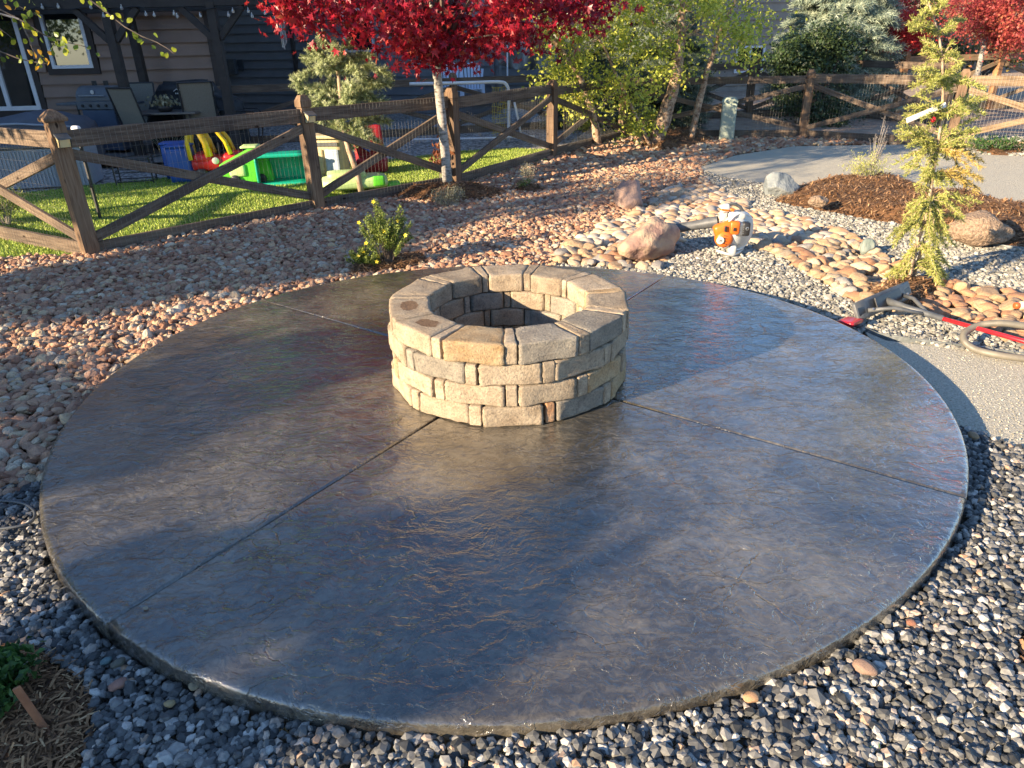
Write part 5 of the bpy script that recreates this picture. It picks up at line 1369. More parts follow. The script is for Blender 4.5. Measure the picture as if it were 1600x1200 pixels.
boulder('round speckled tan rock half buried in the right mulch mound', (1545, 381), (.56, .42, .30), M_RK4, 15, 4, z=-.04)
boulder('small pale brown rock lying in the left part of the mulch mound', (1281, 322), (.22, .16, .12), M_RK4, 19, 4, z=-.0)
boulder('small pointed green grey rock between pale gravel and cobbles', (1357, 399), (.15, .11, .15), pmat('green_grey_rock', (.16, .20, .18), (.22, .25, .22), 10, .7, .005, 50), 23, 6, sink=0)
for lb, px, s_, c in (('pink pebble on the dark wet gravel in the front left', (186, 1072), .045, (.42, .22, .16)), ('small teal grey pebble in the front left gravel', (167, 1035), .03, (.16, .25, .26)),
                      ('olive pebble beside the teal one', (186, 1038), .038, (.18, .17, .13)), ('orange tan pebble in the front gravel right of centre', (1172, 1103), .042, (.52, .30, .16)),
                      ('rosy oblong pebble near the right patio rim in front', (1347, 1056), .055, (.34, .22, .16)), ('round tan pebble against the front left rim of the slab', (304, 1078), .028, (.40, .32, .2)),
                      ('yellow tan pebble in the gravel below the left rim', (267, 1104), .028, (.45, .34, .18)), ('brown pebble beside the sandy path corner', (1522, 679), .05, (.40, .27, .15)),
                      ('rust red pebble in the gravel right of the slab', (1420, 984), .026, (.36, .16, .1))):
    me = stone_mesh('pebble', pmat('pebble_tone', c, tuple(x*.75 for x in c), 30, .7, .002, 90), int(px[0]) % 17, 3, .25, .7)
    o = bpy.data.objects.new('pebble', me); pz = at(*px, -.07); o.location = (pz.x, pz.y, float(gz(pz.x, pz.y))+.018); o.scale = (s_*1.25, s_, s_); o.rotation_euler = (.2, .1, px[0]); put(o); tag(o, lb, 'pebble')

# ================================================================== TOOLS ON THE GRAVEL
M_BLK = pmat('black_plastic', (.018, .018, .02), (.03, .03, .032), 20, .45)
M_GRYP = pmat('grey_plastic', (.07, .075, .08), (.11, .115, .12), 20, .5, .001, 90)
M_REDP = pmat('red_enamel', (.55, .02, .03), (.42, .015, .02), 15, .3, coat=.3)
M_ORG = pmat('orange_plastic', (.78, .17, .02), (.70, .14, .015), 15, .38)
M_WHP = pmat('white_plastic', (.62, .62, .58), (.52, .52, .48), 12, .42)
M_SIL = pmat('dull_aluminium', (.40, .41, .42), (.3, .31, .32), 30, .4, metal=.8)
def rb(g, c, d, r_=.01, rz=0, ry=0, rx=0, n=4, tint=.5):
    V, Fq = rounded_block(d[0], d[1], d[2], min(r_, min(d)/2.05), n, 0)
    M = Euler((rx, ry, rz)).to_matrix(); V = V @ np.array(M).T + np.array(c); return g.add(V, Fq, tint)
def disc(g, c, r_, w_, n=24, axis='Y', bev=.01, rz=0):
    prof = [(.001, -w_/2), (r_-bev, -w_/2), (r_, -w_/2+bev), (r_, w_/2-bev), (r_-bev, w_/2), (.001, w_/2)]
    M = Matrix.Rotation(rz, 4, 'Z') @ (Matrix.Rotation(PI/2, 4, 'X') if axis == 'Y' else Matrix.Rotation(PI/2, 4, 'Y') if axis == 'X' else Matrix.Identity(4))
    return g.lathe(prof, n, c, M=M)
# leaf blower
b = at(1138, 400); bl = thing('leaf_blower', 'orange and white handheld petrol leaf blower standing on pale gravel beside the tan boulder', 'leaf blower', (b.x, b.y+.05, -.09))
X = lambda u: (u-860)/1720; Z = lambda v: (1040-v)/1720
g = Geo(); disc(g, (X(985), .03, Z(690)), .175, .13, 32, 'Y', .035, rz=R(28)); disc(g, (X(960), -.02, Z(690)), .13, .13, 28, 'Y', .04, rz=R(28)); g.build('fan_housing', M_WHP, bl, True)
g = Geo(); g.tube([(X(985)+.165*math.cos(a)*math.cos(R(28)), .03-.06+.165*math.cos(a)*math.sin(R(28)), Z(690)+.165*math.sin(a)) for a in np.linspace(0, 6.1, 30)], .011, 7, closed=True); g.build('housing_rim', pmat('bright_white', (.78, .78, .74), None, 5, .35), bl, True)
g = Geo(); rb(g, (X(740), -.07, Z(620)), (.19, .10, .12), .035, ry=R(-20)); rb(g, (X(880), -.08, Z(600)), (.09, .09, .12), .02); disc(g, (X(740), -.085, Z(760)), .078, .10, 26, 'Y', .025); g.build('engine_cover', M_ORG, bl, True)
g = Geo()
for k in range(4): rb(g, (X(735+8*(k % 2)), -.138, Z(700+42*k)), (.03, .006, .006), .002, ry=R(15))
rb(g, (X(730), -.128, Z(600)), (.022, .02, .05), .006); rb(g, (X(865), -.13, Z(610)), (.024, .012, .03), .004); g.build('cooling_slot', M_BLK, bl)
disc(Geo(), (0, 0, 0), .03, .01)
g = Geo(); disc(g, (X(662), -.142, Z(768)), .034, .012, 22, 'Y', .003); ob = g.build('starter_badge', M_WHP, bl)
g = Geo()
for k in range(3): g.box((X(650+14*k), -.149, Z(765)), (.004, .002, .010))
g.box((X(662), -.149, Z(785)), (.03, .002, .003)); g.build('badge_mark', M_GRYP, ob)
g = Geo(); rb(g, (X(955), -.08, Z(625)), (.07, .07, .115), .012)
for k in range(5): g.box((X(955), -.082, Z(560+30*k)), (.078, .075, .004))
g.build('cylinder', M_SIL, bl)
g = Geo(); rb(g, (X(1055), -.085, Z(620)), (.068, .07, .12), .014); g.build('muffler', M_BLK, bl, True)
Geo().lathe([(.014, 0), (.016, .004), (.008, .006), (.007, 0)], 14, (X(1060), -.122, Z(605)), M=Matrix.Rotation(PI/2, 4, 'X')).build('exhaust_port', M_SIL, bl)
g = Geo(); rb(g, (X(745), -.01, Z(330)), (.085, .075, .07), .02, ry=R(-15)); rb(g, (X(740), .0, Z(430)), (.06, .06, .11), .015); g.build('throttle_grip', M_WHP, bl, True)
g = Geo(); rb(g, (X(730), -.03, Z(345)), (.08, .06, .016), .005, ry=R(8)); rb(g, (X(845), -.03, Z(350)), (.04, .04, .025), .008, ry=R(20)); g.build('trigger', M_ORG, bl, True)
g = Geo(); g.tube([(X(760), 0, Z(300)), (X(840), 0, Z(272)), (X(920), .01, Z(285)), (X(1000), .02, Z(335)), (X(1060), .03, Z(420)), (X(1100), .03, Z(500))], [.012, .014, .015, .015, .014, .012], 9); g.build('handle', M_GRYP, bl, True)
g = Geo(); rb(g, (X(940), .0, Z(440)), (.16, .10, .07), .03, ry=R(12)); g.build('fuel_tank', M_WHP, bl, True)
g = Geo(); g.tube([(X(650), -.08, Z(950)), (X(760), -.10, Z(985)), (X(880), -.11, Z(1015)), (X(1000), -.06, Z(1005)), (X(1110), .03, Z(1000))], [.011, .013, .016, .014, .010], 8)
rb(g, (X(900), -.06, Z(950)), (.06, .10, .09), .02); rb(g, (X(1040), .05, Z(960)), (.10, .10, .06), .02); g.build('foot', M_WHP, bl, True)
g = Geo(); d_ = Vector((-1, .42, -.26)).normalized(); s_ = Vector((X(700), .06, Z(560)))
g.tube([s_, s_+d_*.10, s_+d_*.14, s_+d_*.30, s_+d_*.31, s_+d_*.46], [.05, .048, .044, .042, .045, .038], 16, cap=False); g.tube([s_+d_*.445, s_+d_*.46], .034, 16); g.build('blower_tube', M_GRYP, bl, True)

# broad squeegee with red handle
a0 = at(1334, 508, -.07); a1 = at(1418, 470, -.07)
sq = thing('floor_squeegee', 'grey and red wide floor squeegee with a long red handle lying beside the patio', 'squeegee', tuple(a0))
L = (a1-a0).length; an = math.atan2((a1-a0).y, (a1-a0).x); M = Matrix.Rotation(an, 4, 'Z')
def loc(u, v, z): return M @ Vector((u, v, z))
def rbM(g, c, d, r_, rx=0):
    V, Fq = rounded_block(*d, min(r_, min(d)/2.05), 4, 0); V = V @ np.array(Euler((rx, 0, 0)).to_matrix()).T + np.array(c); V = np.array([M @ Vector(p_) for p_ in V]); return g.add(V, Fq)
g = Geo(); rbM(g, (L/2+.03, .02, .075), (L, .030, .13), .008, R(-28)); g.build('head', M_GRYP, sq, True)
g = Geo(); rbM(g, (L/2+.03, .010, .075), (L*.96, .012, .06), .004, R(-28)); rbM(g, (L*.53, -.015, .10), (.34, .014, .09), .006, R(-28)); g.build('head_rib', M_BLK, sq)
g = Geo(); rbM(g, (-.02, .02, .025), (.15, .11, .030), .008, R(-6)); g.build('scraper_tip', M_REDP, sq, True)
j = at(1452, 492, .0)-sq.location
hnd = at(1440, 489, .02)-sq.location; end = at(1700, 561, .05)-sq.location
for u in (.16, .80):
    s_ = loc(L*u+.03, -.005, .07); g = Geo(); g.tube([s_, s_.lerp(j, .4)+Vector((0, 0, .03)), j], [.016, .013, .012], 8); g.build('bracket_arm', M_GRYP, sq, True)
g = Geo(); s_ = loc(L*.5, -.01, .09); g.tube([s_, s_.lerp(j, .5), j+(end-j).normalized()*.10], [.026, .020, .020], 12); g.build('socket', M_GRYP, sq, True)
g = Geo(); g.tube([j+(end-j).normalized()*.06, end], .0145, 12); g.build('handle', M_REDP, sq, True)
for u in (.16, .5, .8):
    q_ = loc(L*u+.03, -.038, .09); Geo().lathe([(.001, .006), (.007, .005), (.009, 0)], 10, tuple(q_), M=Matrix.Rotation(R(60), 4, 'X')).build('bolt', M_SIL, sq)

# hose loop and cable
M_HOSE = pmat('hose_rubber', (.20, .18, .14), (.13, .12, .10), 12, .5, .001, 200)
hp_ = [(1700, 527), (1640, 515), (1600, 509), (1565, 505), (1530, 508), (1508, 520), (1507, 533), (1522, 545), (1550, 553), (1600, 560), (1660, 563), (1740, 562)]
hs_ = thing('garden_hose', 'thick grey brown hose looping in from the right edge over the red handle', 'hose', tuple(at(1600, 535)))
def smooth_pts(P, n=6):
    out = []
    for i in range(len(P)-1):
        p0, p1, p2, p3 = P[max(i-1, 0)], P[i], P[i+1], P[min(i+2, len(P)-1)]
        for k in range(n):
            t = k/n; out.append(.5*((2*p1)+(-p0+p2)*t+(2*p0-5*p1+4*p2-p3)*t*t+(-p0+3*p1-3*p2+p3)*t*t*t))
    out.append(P[-1]); return out
zz = [.01, .04, .06, .06, .03, .0, -.03, -.06, -.06, -.06, -.06, -.06]
Geo().tube(smooth_pts([at(x, y, z)-hs_.location for (x, y), z in zip(hp_, zz)]), .021, 12).build('hose_loop', M_HOSE, hs_, True)
cb = thing('cable', 'thin braided grey cable looping on the gravel at the left edge', 'cable', tuple(at(20, 800)))
Geo().tube(smooth_pts([at(x, y, -.06)-cb.location for x, y in ((-80, 770), (-20, 781), (15, 783), (40, 788), (54, 800), (50, 814), (30, 822), (0, 826), (-60, 830))]), .006, 8).build('cable_loop', pmat('grey_cable', (.10, .11, .12), (.05, .055, .06), 300, .5), cb, True)
bo = thing('sprayer_bottle', 'cream bottle with round orange cap lying at the right edge among cobbles', 'bottle', tuple(at(1590, 484, -.02)))
g = Geo(); g.lathe([(.001, 0), (.026, .004), (.03, .02), (.03, .14), (.018, .16)], 18, (.0, 0, .03), M=Matrix.Rotation(PI/2, 4, 'Y')); g.build('bottle_body', pmat('cream_plastic', (.65, .55, .36), None, 8, .4), bo, True)
Geo().lathe([(.001, -.02), (.018, -.018), (.024, -.006), (.022, .008), (.001, .012)], 16, (-.012, 0, .03), M=Matrix.Rotation(PI/2, 4, 'Y')).build('cap', pmat('orange_cap', (.75, .12, .03), None, 8, .4), bo, True)
# garden stake in the front left
s0_ = at(72, 1142, -.08); sk = Geo().box((0, 0, .07), (.020, .011, .19)).build('garden_stake', pmat('red_brown_stake', (.20, .075, .035), (.30, .13, .06), 14, .8, .002, 70), loc=s0_, bevel=.002); sk.rotation_euler = (R(-12), R(-14), R(20))
tag(sk, 'short red brown wooden stake standing in the front left mulch', 'stake')
lf = bpy.data.objects.new('fallen_leaf', Geo().add(HEX[0]*.022, HEX[1]).mesh('fallen_leaf', pmat('pale_leaf', (.30, .25, .17), None, 9, .7))); lf.location = at(227, 950, .006); lf.rotation_euler = (.2, .1, 1.1); put(lf); tag(lf, 'single pale dry leaf lying on the slab near its front left rim', 'leaf')
# tag and bauble on the cedar
c_ = atY(1447, 176, 5.25); tg = thing('plant_tag', 'white nursery tag with a red bauble hanging in the cedar', 'tag', tuple(c_))
g = Geo(); rb(g, (0, 0, 0), (.27, .012, .035), .004, ry=R(-22)); g.build('label_strip', M_WHITE, tg)
Geo().lathe([(.001, -.02), (.014, -.014), (.02, 0), (.014, .014), (.001, .02)], 14, (.055, -.01, -.045)).build('bauble', M_REDP, tg, True)

# utility pedestal
ub = at(1131, 216); ut = thing('utility_box', 'pale green square utility pedestal dappled with leaf shadows by the birch', 'utility box', (ub.x, ub.y-.15, -.1), R(-14))
M_UT = pmat('pale_green_enamel', (.38, .43, .35), (.33, .38, .31), 4, .55)
g = Geo(); g.box((0, 0, .32), (.27, .22, .68)); g.build('cabinet', M_UT, ut, bevel=.008)
g = Geo(); g.lathe([(.20, 0), (.205, .01), (.19, .05), (.14, .085), (.001, .095)], 4, (0, 0, .66), M=Matrix.Scale(.82, 4, (0, 1, 0)) @ Matrix.Rotation(PI/4, 4, 'Z')); g.build('lid', M_UT, ut)
g = Geo(); g.box((0, -.115, .33), (.235, .006, .56)); g.build('door', M_UT, ut, bevel=.002)

# solar lights on the first two posts
M_LENS = pmat('amber_lens', (.85, .70, .38), (.75, .60, .30), 8, .25, coat=.4)
M_LENS.node_tree.nodes['Principled BSDF'].inputs['Transmission Weight'].default_value = .2
for lb, p_, z in (('small solar post light with amber lens on the post nearest the left edge', FP[1], 1.02), ('small solar post light with amber lens on the second post', FP[2], 1.01)):
    an = R(-28); o = thing('solar_light', lb, 'solar light', (p_[0]+.068*math.cos(R(-43)), p_[1]+.068*math.sin(R(-43)), z), R(47))
    g = Geo(); g.add([(-.055, 0, .0), (.055, 0, .0), (.055, -.085, -.035), (-.055, -.085, -.035), (-.055, 0, .014), (.055, 0, .014), (.055, -.085, -.021), (-.055, -.085, -.021)], [(0, 3, 2, 1), (4, 5, 6, 7), (0, 1, 5, 4), (1, 2, 6, 5), (2, 3, 7, 6), (3, 0, 4, 7)]); g.build('solar_cap', M_GRYP, o)
    g = Geo(); g.add([(-.046, 0, -.105), (.046, 0, -.105), (.046, -.055, -.100), (-.046, -.055, -.100), (-.046, 0, -.004), (.046, 0, -.004), (.046, -.076, -.034), (-.046, -.076, -.034)], [(0, 3, 2, 1), (4, 5, 6, 7), (0, 1, 5, 4), (1, 2, 6, 5), (2, 3, 7, 6), (3, 0, 4, 7)]); g.build('lens', M_LENS, o)
    Geo().box((0, .0, -.05), (.10, .008, .12)).build('back_plate', M_BLK, o)
    g = Geo()
    for s_ in (-1, 1): g.tube([(s_*.048, -.079, -.034), (s_*.048, -.057, -.104)], .004, 5)
    g.build('lens_frame', M_BLK, o)

# ================================================================== TOYS ON THE TURF
M_YEL = pmat('yellow_plastic', (.80, .52, .02), (.76, .48, .02), 5, .4); M_TRED = pmat('toy_red_plastic', (.62, .02, .02), (.55, .015, .02), 5, .4)
M_LIME = pmat('lime_plastic', (.12, .55, .03), (.10, .48, .03), 5, .45); M_TEAL = pmat('teal_plastic', (.01, .42, .28), (.01, .38, .25), 5, .4)
M_CREAM = pmat('cream_toy_plastic', (.62, .50, .28), (.55, .44, .25), 5, .5); M_MINT = pmat('pale_lime_plastic', (.55, .72, .30), (.48, .65, .26), 5, .5)
M_BLUE = pmat('blue_plastic', (.03, .10, .38), (.02, .08, .32), 5, .45); M_DRED = pmat('dark_red_plastic', (.30, .01, .02), (.26, .01, .02), 5, .5)
c_ = at(345, 282); tc_ = thing('toy_car', 'red and yellow ride on toy car on the turf behind the fence', 'toy car', (c_.x, c_.y+.1, -.1), R(12))
g = Geo(); rb(g, (0, 0, .25), (.74, .42, .20), .07); rb(g, (.22, 0, .30), (.32, .40, .20), .08); rb(g, (-.2, 0, .33), (.26, .42, .14), .05); g.build('body', M_TRED, tc_, True)
g = Geo()
for y in (-.18, .18):
    g.tube([(-.36, y, .32), (-.37, y, .55), (-.33, y, .74)], [.035, .03, .03], 8)
    g.tube([(-.10, y, .36), (-.13, y, .55), (-.22, y, .76)], [.06, .045, .04], 8)
    g.tube([(.20, y, .38), (.15, y, .56), (.04, y, .73), (-.10, y, .78)], [.035, .03, .03, .03], 8)
g.build('roof_pillar', M_YEL, tc_, True)
g = Geo(); rb(g, (-.13, 0, .79), (.46, .44, .06), .03); g.build('roof', M_YEL, tc_, True)
for x, y in ((-.24, -.22), (.25, -.22), (-.24, .22), (.25, .22)):
    g = Geo(); disc(g, (x, y, .10), .10, .07, 18, 'Y', .02); wh = g.build('wheel', M_BLK, tc_, True)
    g = Geo(); disc(g, (x, y+(-.038 if y < 0 else .038), .10), .035, .01, 12, 'Y', .003); g.build('hub', M_WHP, wh)
for y in (-.13, .13):
    g = Geo(); disc(g, (.385, y, .31), .04, .02, 16, 'X', .005); g.build('headlight', M_WHP, tc_, True)
g = Geo(); disc(g, (-.02, -.215, .30), .05, .02, 16, 'Y', .005); g.build('door_badge', M_WHP, tc_, True)
g = Geo(); disc(g, (.02, 0, .44), .09, .02, 18, 'X', .008); g.build('steering_wheel', M_BLK, tc_, True)
c_ = at(395, 286); gt_ = thing('toy_truck', 'lime green block shaped toy next to the red toy car', 'toy', (c_.x, c_.y+.1, -.1), R(8))
g = Geo(); g.prism([(-.42, 0), (.30, 0), (.22, .46), (.02, .46), (-.42, .26)], -.18, .18, M=Matrix.Rotation(PI/2, 4, 'X') @ Matrix.Translation((0, .02, 0))); g.build('shell', M_LIME, gt_, bevel=.015)
g = Geo(); rb(g, (-.18, -.19, .20), (.22, .03, .17), .02); g.build('panel', M_MINT, gt_, True)
g = Geo(); rb(g, (.02, 0, .50), (.24, .30, .03), .01); g.build('top_tray', M_MINT, gt_, True)
for x in (-.22, .14):
    g = Geo(); disc(g, (x, -.19, .07), .07, .05, 16, 'Y', .015); g.build('wheel', M_BLK, gt_, True)
c_ = at(440, 288); tb_ = thing('storage_bin', 'open teal plastic bin lying on its side behind the second post', 'bin', (c_.x, c_.y+.15, -.1), R(10))
g = Geo(); w_, h_, d__ = .66, .40, .40
for c2, d2 in (((0, 0, .015), (w_, d__, .03)), ((0, 0, h_), (w_, d__, .03)), ((-w_/2, 0, h_/2), (.03, d__, h_)), ((w_/2, 0, h_/2), (.03, d__, h_)), ((0, d__/2, h_/2), (w_, .03, h_))): rb(g, c2, d2, .012)
g.build('shell', M_TEAL, tb_, True)
g = Geo(); rb(g, (0, -d__/2, .01), (w_+.05, .04, .05), .015); rb(g, (0, -d__/2, h_), (w_+.05, .04, .05), .015); g.build('rim', M_TEAL, tb_, True)
c_ = at(512, 284); tk = thing('play_kitchen', 'cream plastic play kitchen between the fence post and the spruce trunk', 'toy', (c_.x, c_.y+.3, -.1), R(-6))
g = Geo(); rb(g, (0, 0, .30), (.50, .32, .58), .03); rb(g, (0, -.02, .60), (.56, .38, .05), .015); g.build('cabinet', M_CREAM, tk, True)
g = Geo(); rb(g, (.10, -.17, .26), (.20, .02, .34), .01); g.build('door', pmat('pale_blue_plastic', (.45, .52, .60), None, 5, .5), tk, True)
g = Geo(); rb(g, (-.13, -.17, .26), (.20, .02, .34), .01); g.build('door', M_CREAM, tk, True)
Geo().box((.0, -.17, .50), (.40, .02, .05)).build('control_strip', M_GRYP, tk)
c_ = at(562, 272); tr = thing('toy_slide', 'red toddler slide with leaning dark red side walls beside the spruce trunk', 'toy slide', (c_.x+.05, c_.y+.25, -.1), R(4))
g = Geo(); rb(g, (-.20, -.10, .33), (.045, .12, .72), .015, ry=R(-14)); g.build('side_rail', M_TRED, tr, True)
g = Geo(); rb(g, (.08, .04, .36), (.46, .05, .62), .03, ry=R(-4)); rb(g, (.12, -.06, .10), (.46, .30, .22), .04); g.build('side_wall', M_DRED, tr, True)
g = Geo(); rb(g, (-.02, .0, .38), (.30, .14, .03), .01, ry=R(35)); g.build('chute', M_BLUE, tr, True)
c_ = at(548, 303); tt = thing('sand_table', 'pale lime green low plastic play table behind the fence rail', 'toy', (c_.x+.05, c_.y+.12, -.1), R(14))
g = Geo(); rb(g, (0, 0, .14), (.86, .42, .16), .07); rb(g, (-.1, .02, .24), (.50, .34, .08), .035); g.build('tub', M_MINT, tt, True)
g = Geo(); rb(g, (.30, -.19, .16), (.16, .05, .13), .02); rb(g, (.5, -.05, .07), (.18, .2, .10), .03); g.build('scoop', M_LIME, tt, True)
c_ = at(280, 288)
for i, (dx, lb) in enumerate(((0, 'blue plastic crate left of the toy car, nearer one'), (-.22, 'blue plastic tub behind the crate left of the toy car'))):
    o = thing('toy_crate', lb, 'crate', (c_.x+dx, c_.y+.25+i*.35, -.1), R(10)); g = Geo(); rb(g, (0, 0, .25), (.34, .30, .50), .025); g.build('tub', M_BLUE, o, True); g = Geo(); rb(g, (0, 0, .51), (.37, .33, .03), .012); g.build('lid', M_BLUE, o, True)
fr_ = at(205, 290); ff = thing('metal_stool', 'black wire frame stool at the edge of the turf', 'stool', (fr_.x, fr_.y+.2, -.1), R(15)); g = Geo()
for z in (.05, .18, .30, .36): g.tube([(-.25, -.15, z), (.25, -.15, z), (.25, .15, z), (-.25, .15, z)], .009, 5, closed=True)
for x, y in ((-.25, -.15), (.25, -.15), (.25, .15), (-.25, .15)): g.tube([(x, y, 0), (x, y, .38)], .011, 5)
g.build('wire_frame', M_BLK, ff)

# soccer goal
GY = 14.6
gl = thing('soccer_goal', 'white pipe soccer goal with a yellow net standing on the turf', 'goal', (atY(795, 225, GY).x, GY, -.1)); L0 = gl.location
pp = lambda x, y, Y=GY: atY(x, y, Y)-L0
b0 = pp(795, 232); b0.z = 0.0
g = Geo(); g.tube(smooth_pts([b0, pp(795, 180), pp(795, 145), pp(791, 132), pp(780, 128), pp(740, 129), pp(700, 130), pp(640, 131)], 3), .030, 10); g.build('goal_frame', M_WHITE, gl, True)
g = Geo(); g.tube([pp(804, 160), pp(816, 218, GY+.1)], .022, 8); g.build('back_stay', M_WHITE, gl, True)
g = Geo(); g.tube([pp(640, 218, GY-.3), pp(760, 216, GY-.3), pp(835, 213, GY)], .02, 8); g.build('ground_bar', M_WHITE, gl, True)
M_NET = pmat('yellow_net', (.62, .45, .05), (.5, .38, .05), 9, .7)
g = Geo()
for k in range(9):
    x = 770+k*3.2
    g.tube([pp(x+rnd.uniform(-1, 1), 136+y_*8, GY+.25) for y_ in range(11)], .006, 4, cap=False)
for k in range(11):
    g.tube([pp(768+u*5.5, 136+k*8+1.5*math.sin(u+k), GY+.25-.04*u) for u in range(6)], .006, 4, cap=False)
tag(g.build('net', M_NET, gl), kind='stuff')

# adirondack chairs
def adirondack(label, px, Y, seed):
    b_ = atY(px, 165, Y); t = thing('adirondack_chair', label, 'chair', (b_.x, Y, atY(px, 158, Y).z), R(rnd.uniform(-8, 8)), 'pair of white adirondack chairs')
    M_ = pmat('white_chair_slat', (.60, .68, .80), (.55, .62, .74), 6, .5) if seed == 0 else bpy.data.materials['white_chair_slat']
    for k in range(7):
        x = (k-3)*.085; h_ = .80-.035*(k-3)**2*.6
        board('back_slat', tuple(Vector(t.location)+Vector((x, .12, .28))), tuple(Vector(t.location)+Vector((x*1.25, .12+.28*h_, .28+h_))), .074, .02, M_, t, up=Vector((1, 0, 0)))
    for k in range(6):
        o = Geo().box((0, -.35+.09*k, .36-.02*k), (.56, .08, .02)).build('seat_slat', M_, t)
    for s_ in (-1, 1):
        Geo().box((s_*.34, -.1, .56), (.13, .72, .025)).build('armrest', M_, t, bevel=.006)
        Geo().box((s_*.31, -.38, .27), (.09, .03, .56)).build('leg', M_, t); Geo().box((s_*.31, .18, .27), (.09, .03, .56)).build('leg', M_, t)
    t.scale = (.84, .84, .84); return t
adirondack('white adirondack chair beside the maple trunk, left of the pair', 706, 19.6, 0)
adirondack('white adirondack chair right of the other one, nearer the tarp', 739, 19.6, 1)

# hanging tarp
q = np.random.default_rng(5); TY = 19.6; ta = thing('tarp', 'grey shade tarp hanging slack in front of the dark house beside the maple', 'tarp', tuple(atY(835, 60, TY)))
NX, NZ = 40, 22; V = []
for j in range(NZ+1):
    for i in range(NX+1):
        u = i/NX; v = j/NZ
        x = 778+u*118-18*v*u; y = -12+v*(112+26*u*(1-u)*2-8*u)
        dy = .25*math.sin(u*16+v*5)*v+.12*math.sin(u*31-v*9)+.25*v
        V.append(tuple(atY(x, y, TY+dy)-ta.location))
I = np.arange((NX+1)*(NZ+1)).reshape(NZ+1, NX+1); F_ = np.stack([I[:-1, :-1].ravel(), I[:-1, 1:].ravel(), I[1:, 1:].ravel(), I[1:, :-1].ravel()], 1)
sh_ = Geo().add(np.array(V), F_).build('sheet', pmat('tarp_cloth', (.24, .235, .22), (.34, .33, .30), 4, .6, .01, 12), ta, True)
sm_ = sh_.modifiers.new('solid', 'SOLIDIFY'); sm_.thickness = .004
Geo().tube([atY(793, 128, TY-.5)-ta.location, atY(792, -10, TY-.5)-ta.location], .02, 8).build('pole', M_WHITE, ta)

# ================================================================== ON THE PATIO BY THE HOUSE
def P_(px, Y, z=-.03): c = atY(px, 150, Y); return (c.x, Y, z)
gr = thing('gas_grill', 'dark grey gas grill with domed lid and side shelf against the brown house', 'grill', P_(160, 13.9), R(-12))
M_GRL = pmat('charcoal_enamel', (.09, .105, .12), (.12, .135, .15), 10, .4); M_GRLB = pmat('grill_cabinet', (.06, .085, .13), (.075, .10, .15), 8, .5)
g = Geo(); n_ = 14; prof = [(.24*math.cos(a), .24*math.sin(a)) for a in np.linspace(0, PI, n_)]
g.prism(prof, -.36, .36, M=Matrix.Translation((0, 0, .90)) @ Matrix.Rotation(PI/2, 4, 'Z') @ Matrix.Rotation(PI/2, 4, 'X')); g.build('lid', M_GRL, gr)
g = Geo(); g.tube([(-.26, -.27, .98), (.26, -.27, .98)], .012, 8); g.build('lid_handle', M_SIL, gr)
Geo().lathe([(.001, 0), (.035, .002), (.035, .01), (.001, .012)], 16, (.0, -.225, 1.04), M=Matrix.Rotation(PI/2, 4, 'X')).build('thermometer', M_WHP, gr)
Geo().box((0, 0, .82), (.74, .5, .14)).build('firebox', M_GRL, gr, bevel=.01)
for k in range(4):
    g = Geo(); disc(g, (-.24+.16*k, -.265, .82), .025, .03, 12, 'Y', .005); g.build('knob', M_BLK, gr)
Geo().box((.02, 0, .40), (.66, .46, .70)).build('cabinet', M_GRLB, gr, bevel=.01)
Geo().box((-.60, 0, .84), (.44, .46, .04)).build('side_shelf', M_GRL, gr, bevel=.008); Geo().box((.52, 0, .84), (.28, .46, .04)).build('side_shelf', M_GRL, gr, bevel=.008)
g = Geo(); g.tube([(-.42, -.18, 0), (-.42, -.18, .82)], .018, 6); g.build('leg', M_BLK, gr)
for x in (-.12, .12): Geo().box((x, .02, 1.17), (.05, .08, .09)).build('smoke_stack', M_BLK, gr, bevel=.006)
cg = thing('covered_grill', 'large grill under a black fabric cover against the brown house wall', 'grill cover', P_(300, 14.1), R(-4))
V = []; secs = [(-.78, .38, .0, .30), (-.74, .56, .02, .30), (-.52, .92, .04, .34), (-.36, 1.16, .03, .30), (.30, 1.16, .03, .30), (.46, .95, .04, .34), (.74, .80, .04, .34), (.80, .55, .03, .32)]
NS = 26; g = Geo()
q = np.random.default_rng(8); prev = None
prof = [(-.80, .0), (-.82, .45), (-.66, .88), (-.40, 1.17), (.28, 1.19), (.46, .96), (.80, .86), (.84, .4), (.86, .0)]
g.prism(prof, -.33, .33, M=Matrix.Rotation(PI/2, 4, 'X'))
me = g.mesh('cover', M_BLK); bm = bmesh.new(); bm.from_mesh(me); bmesh.ops.bevel(bm, geom=bm.edges[:], offset=.06, segments=3, affect='EDGES'); bmesh.ops.triangulate(bm, faces=bm.faces[:])
bmesh.ops.subdivide_edges(bm, edges=[e for e in bm.edges if e.calc_length() > .15], cuts=2, use_grid_fill=True)
for v in bm.verts: v.co += Vector((q.normal(0, .008), q.normal(0, .010), q.normal(0, .006)))+Vector((0, .02*math.sin(v.co.x*14+v.co.z*4), 0))
bm.to_mesh(me); bm.free(); me.polygons.foreach_set('use_smooth', [True]*len(me.polygons))
cvo = put(bpy.data.objects.new('cover', me), cg)
cvo.data.materials[0] = pmat('black_cover_cloth', (.012, .013, .016), (.02, .021, .025), 6, .65)
g = Geo(); g.tube([(-.14, -.37, 1.02), (-.08, -.37, 1.06), (-.04, -.37, 1.03), (.02, -.37, 1.075), (.08, -.37, 1.03), (.14, -.37, 1.02)], .007, 4)
for k in range(7): g.box((-.105+.035*k, -.37, .985), (.018, .006, .022))
g.build('emblem', M_WHP, cg)
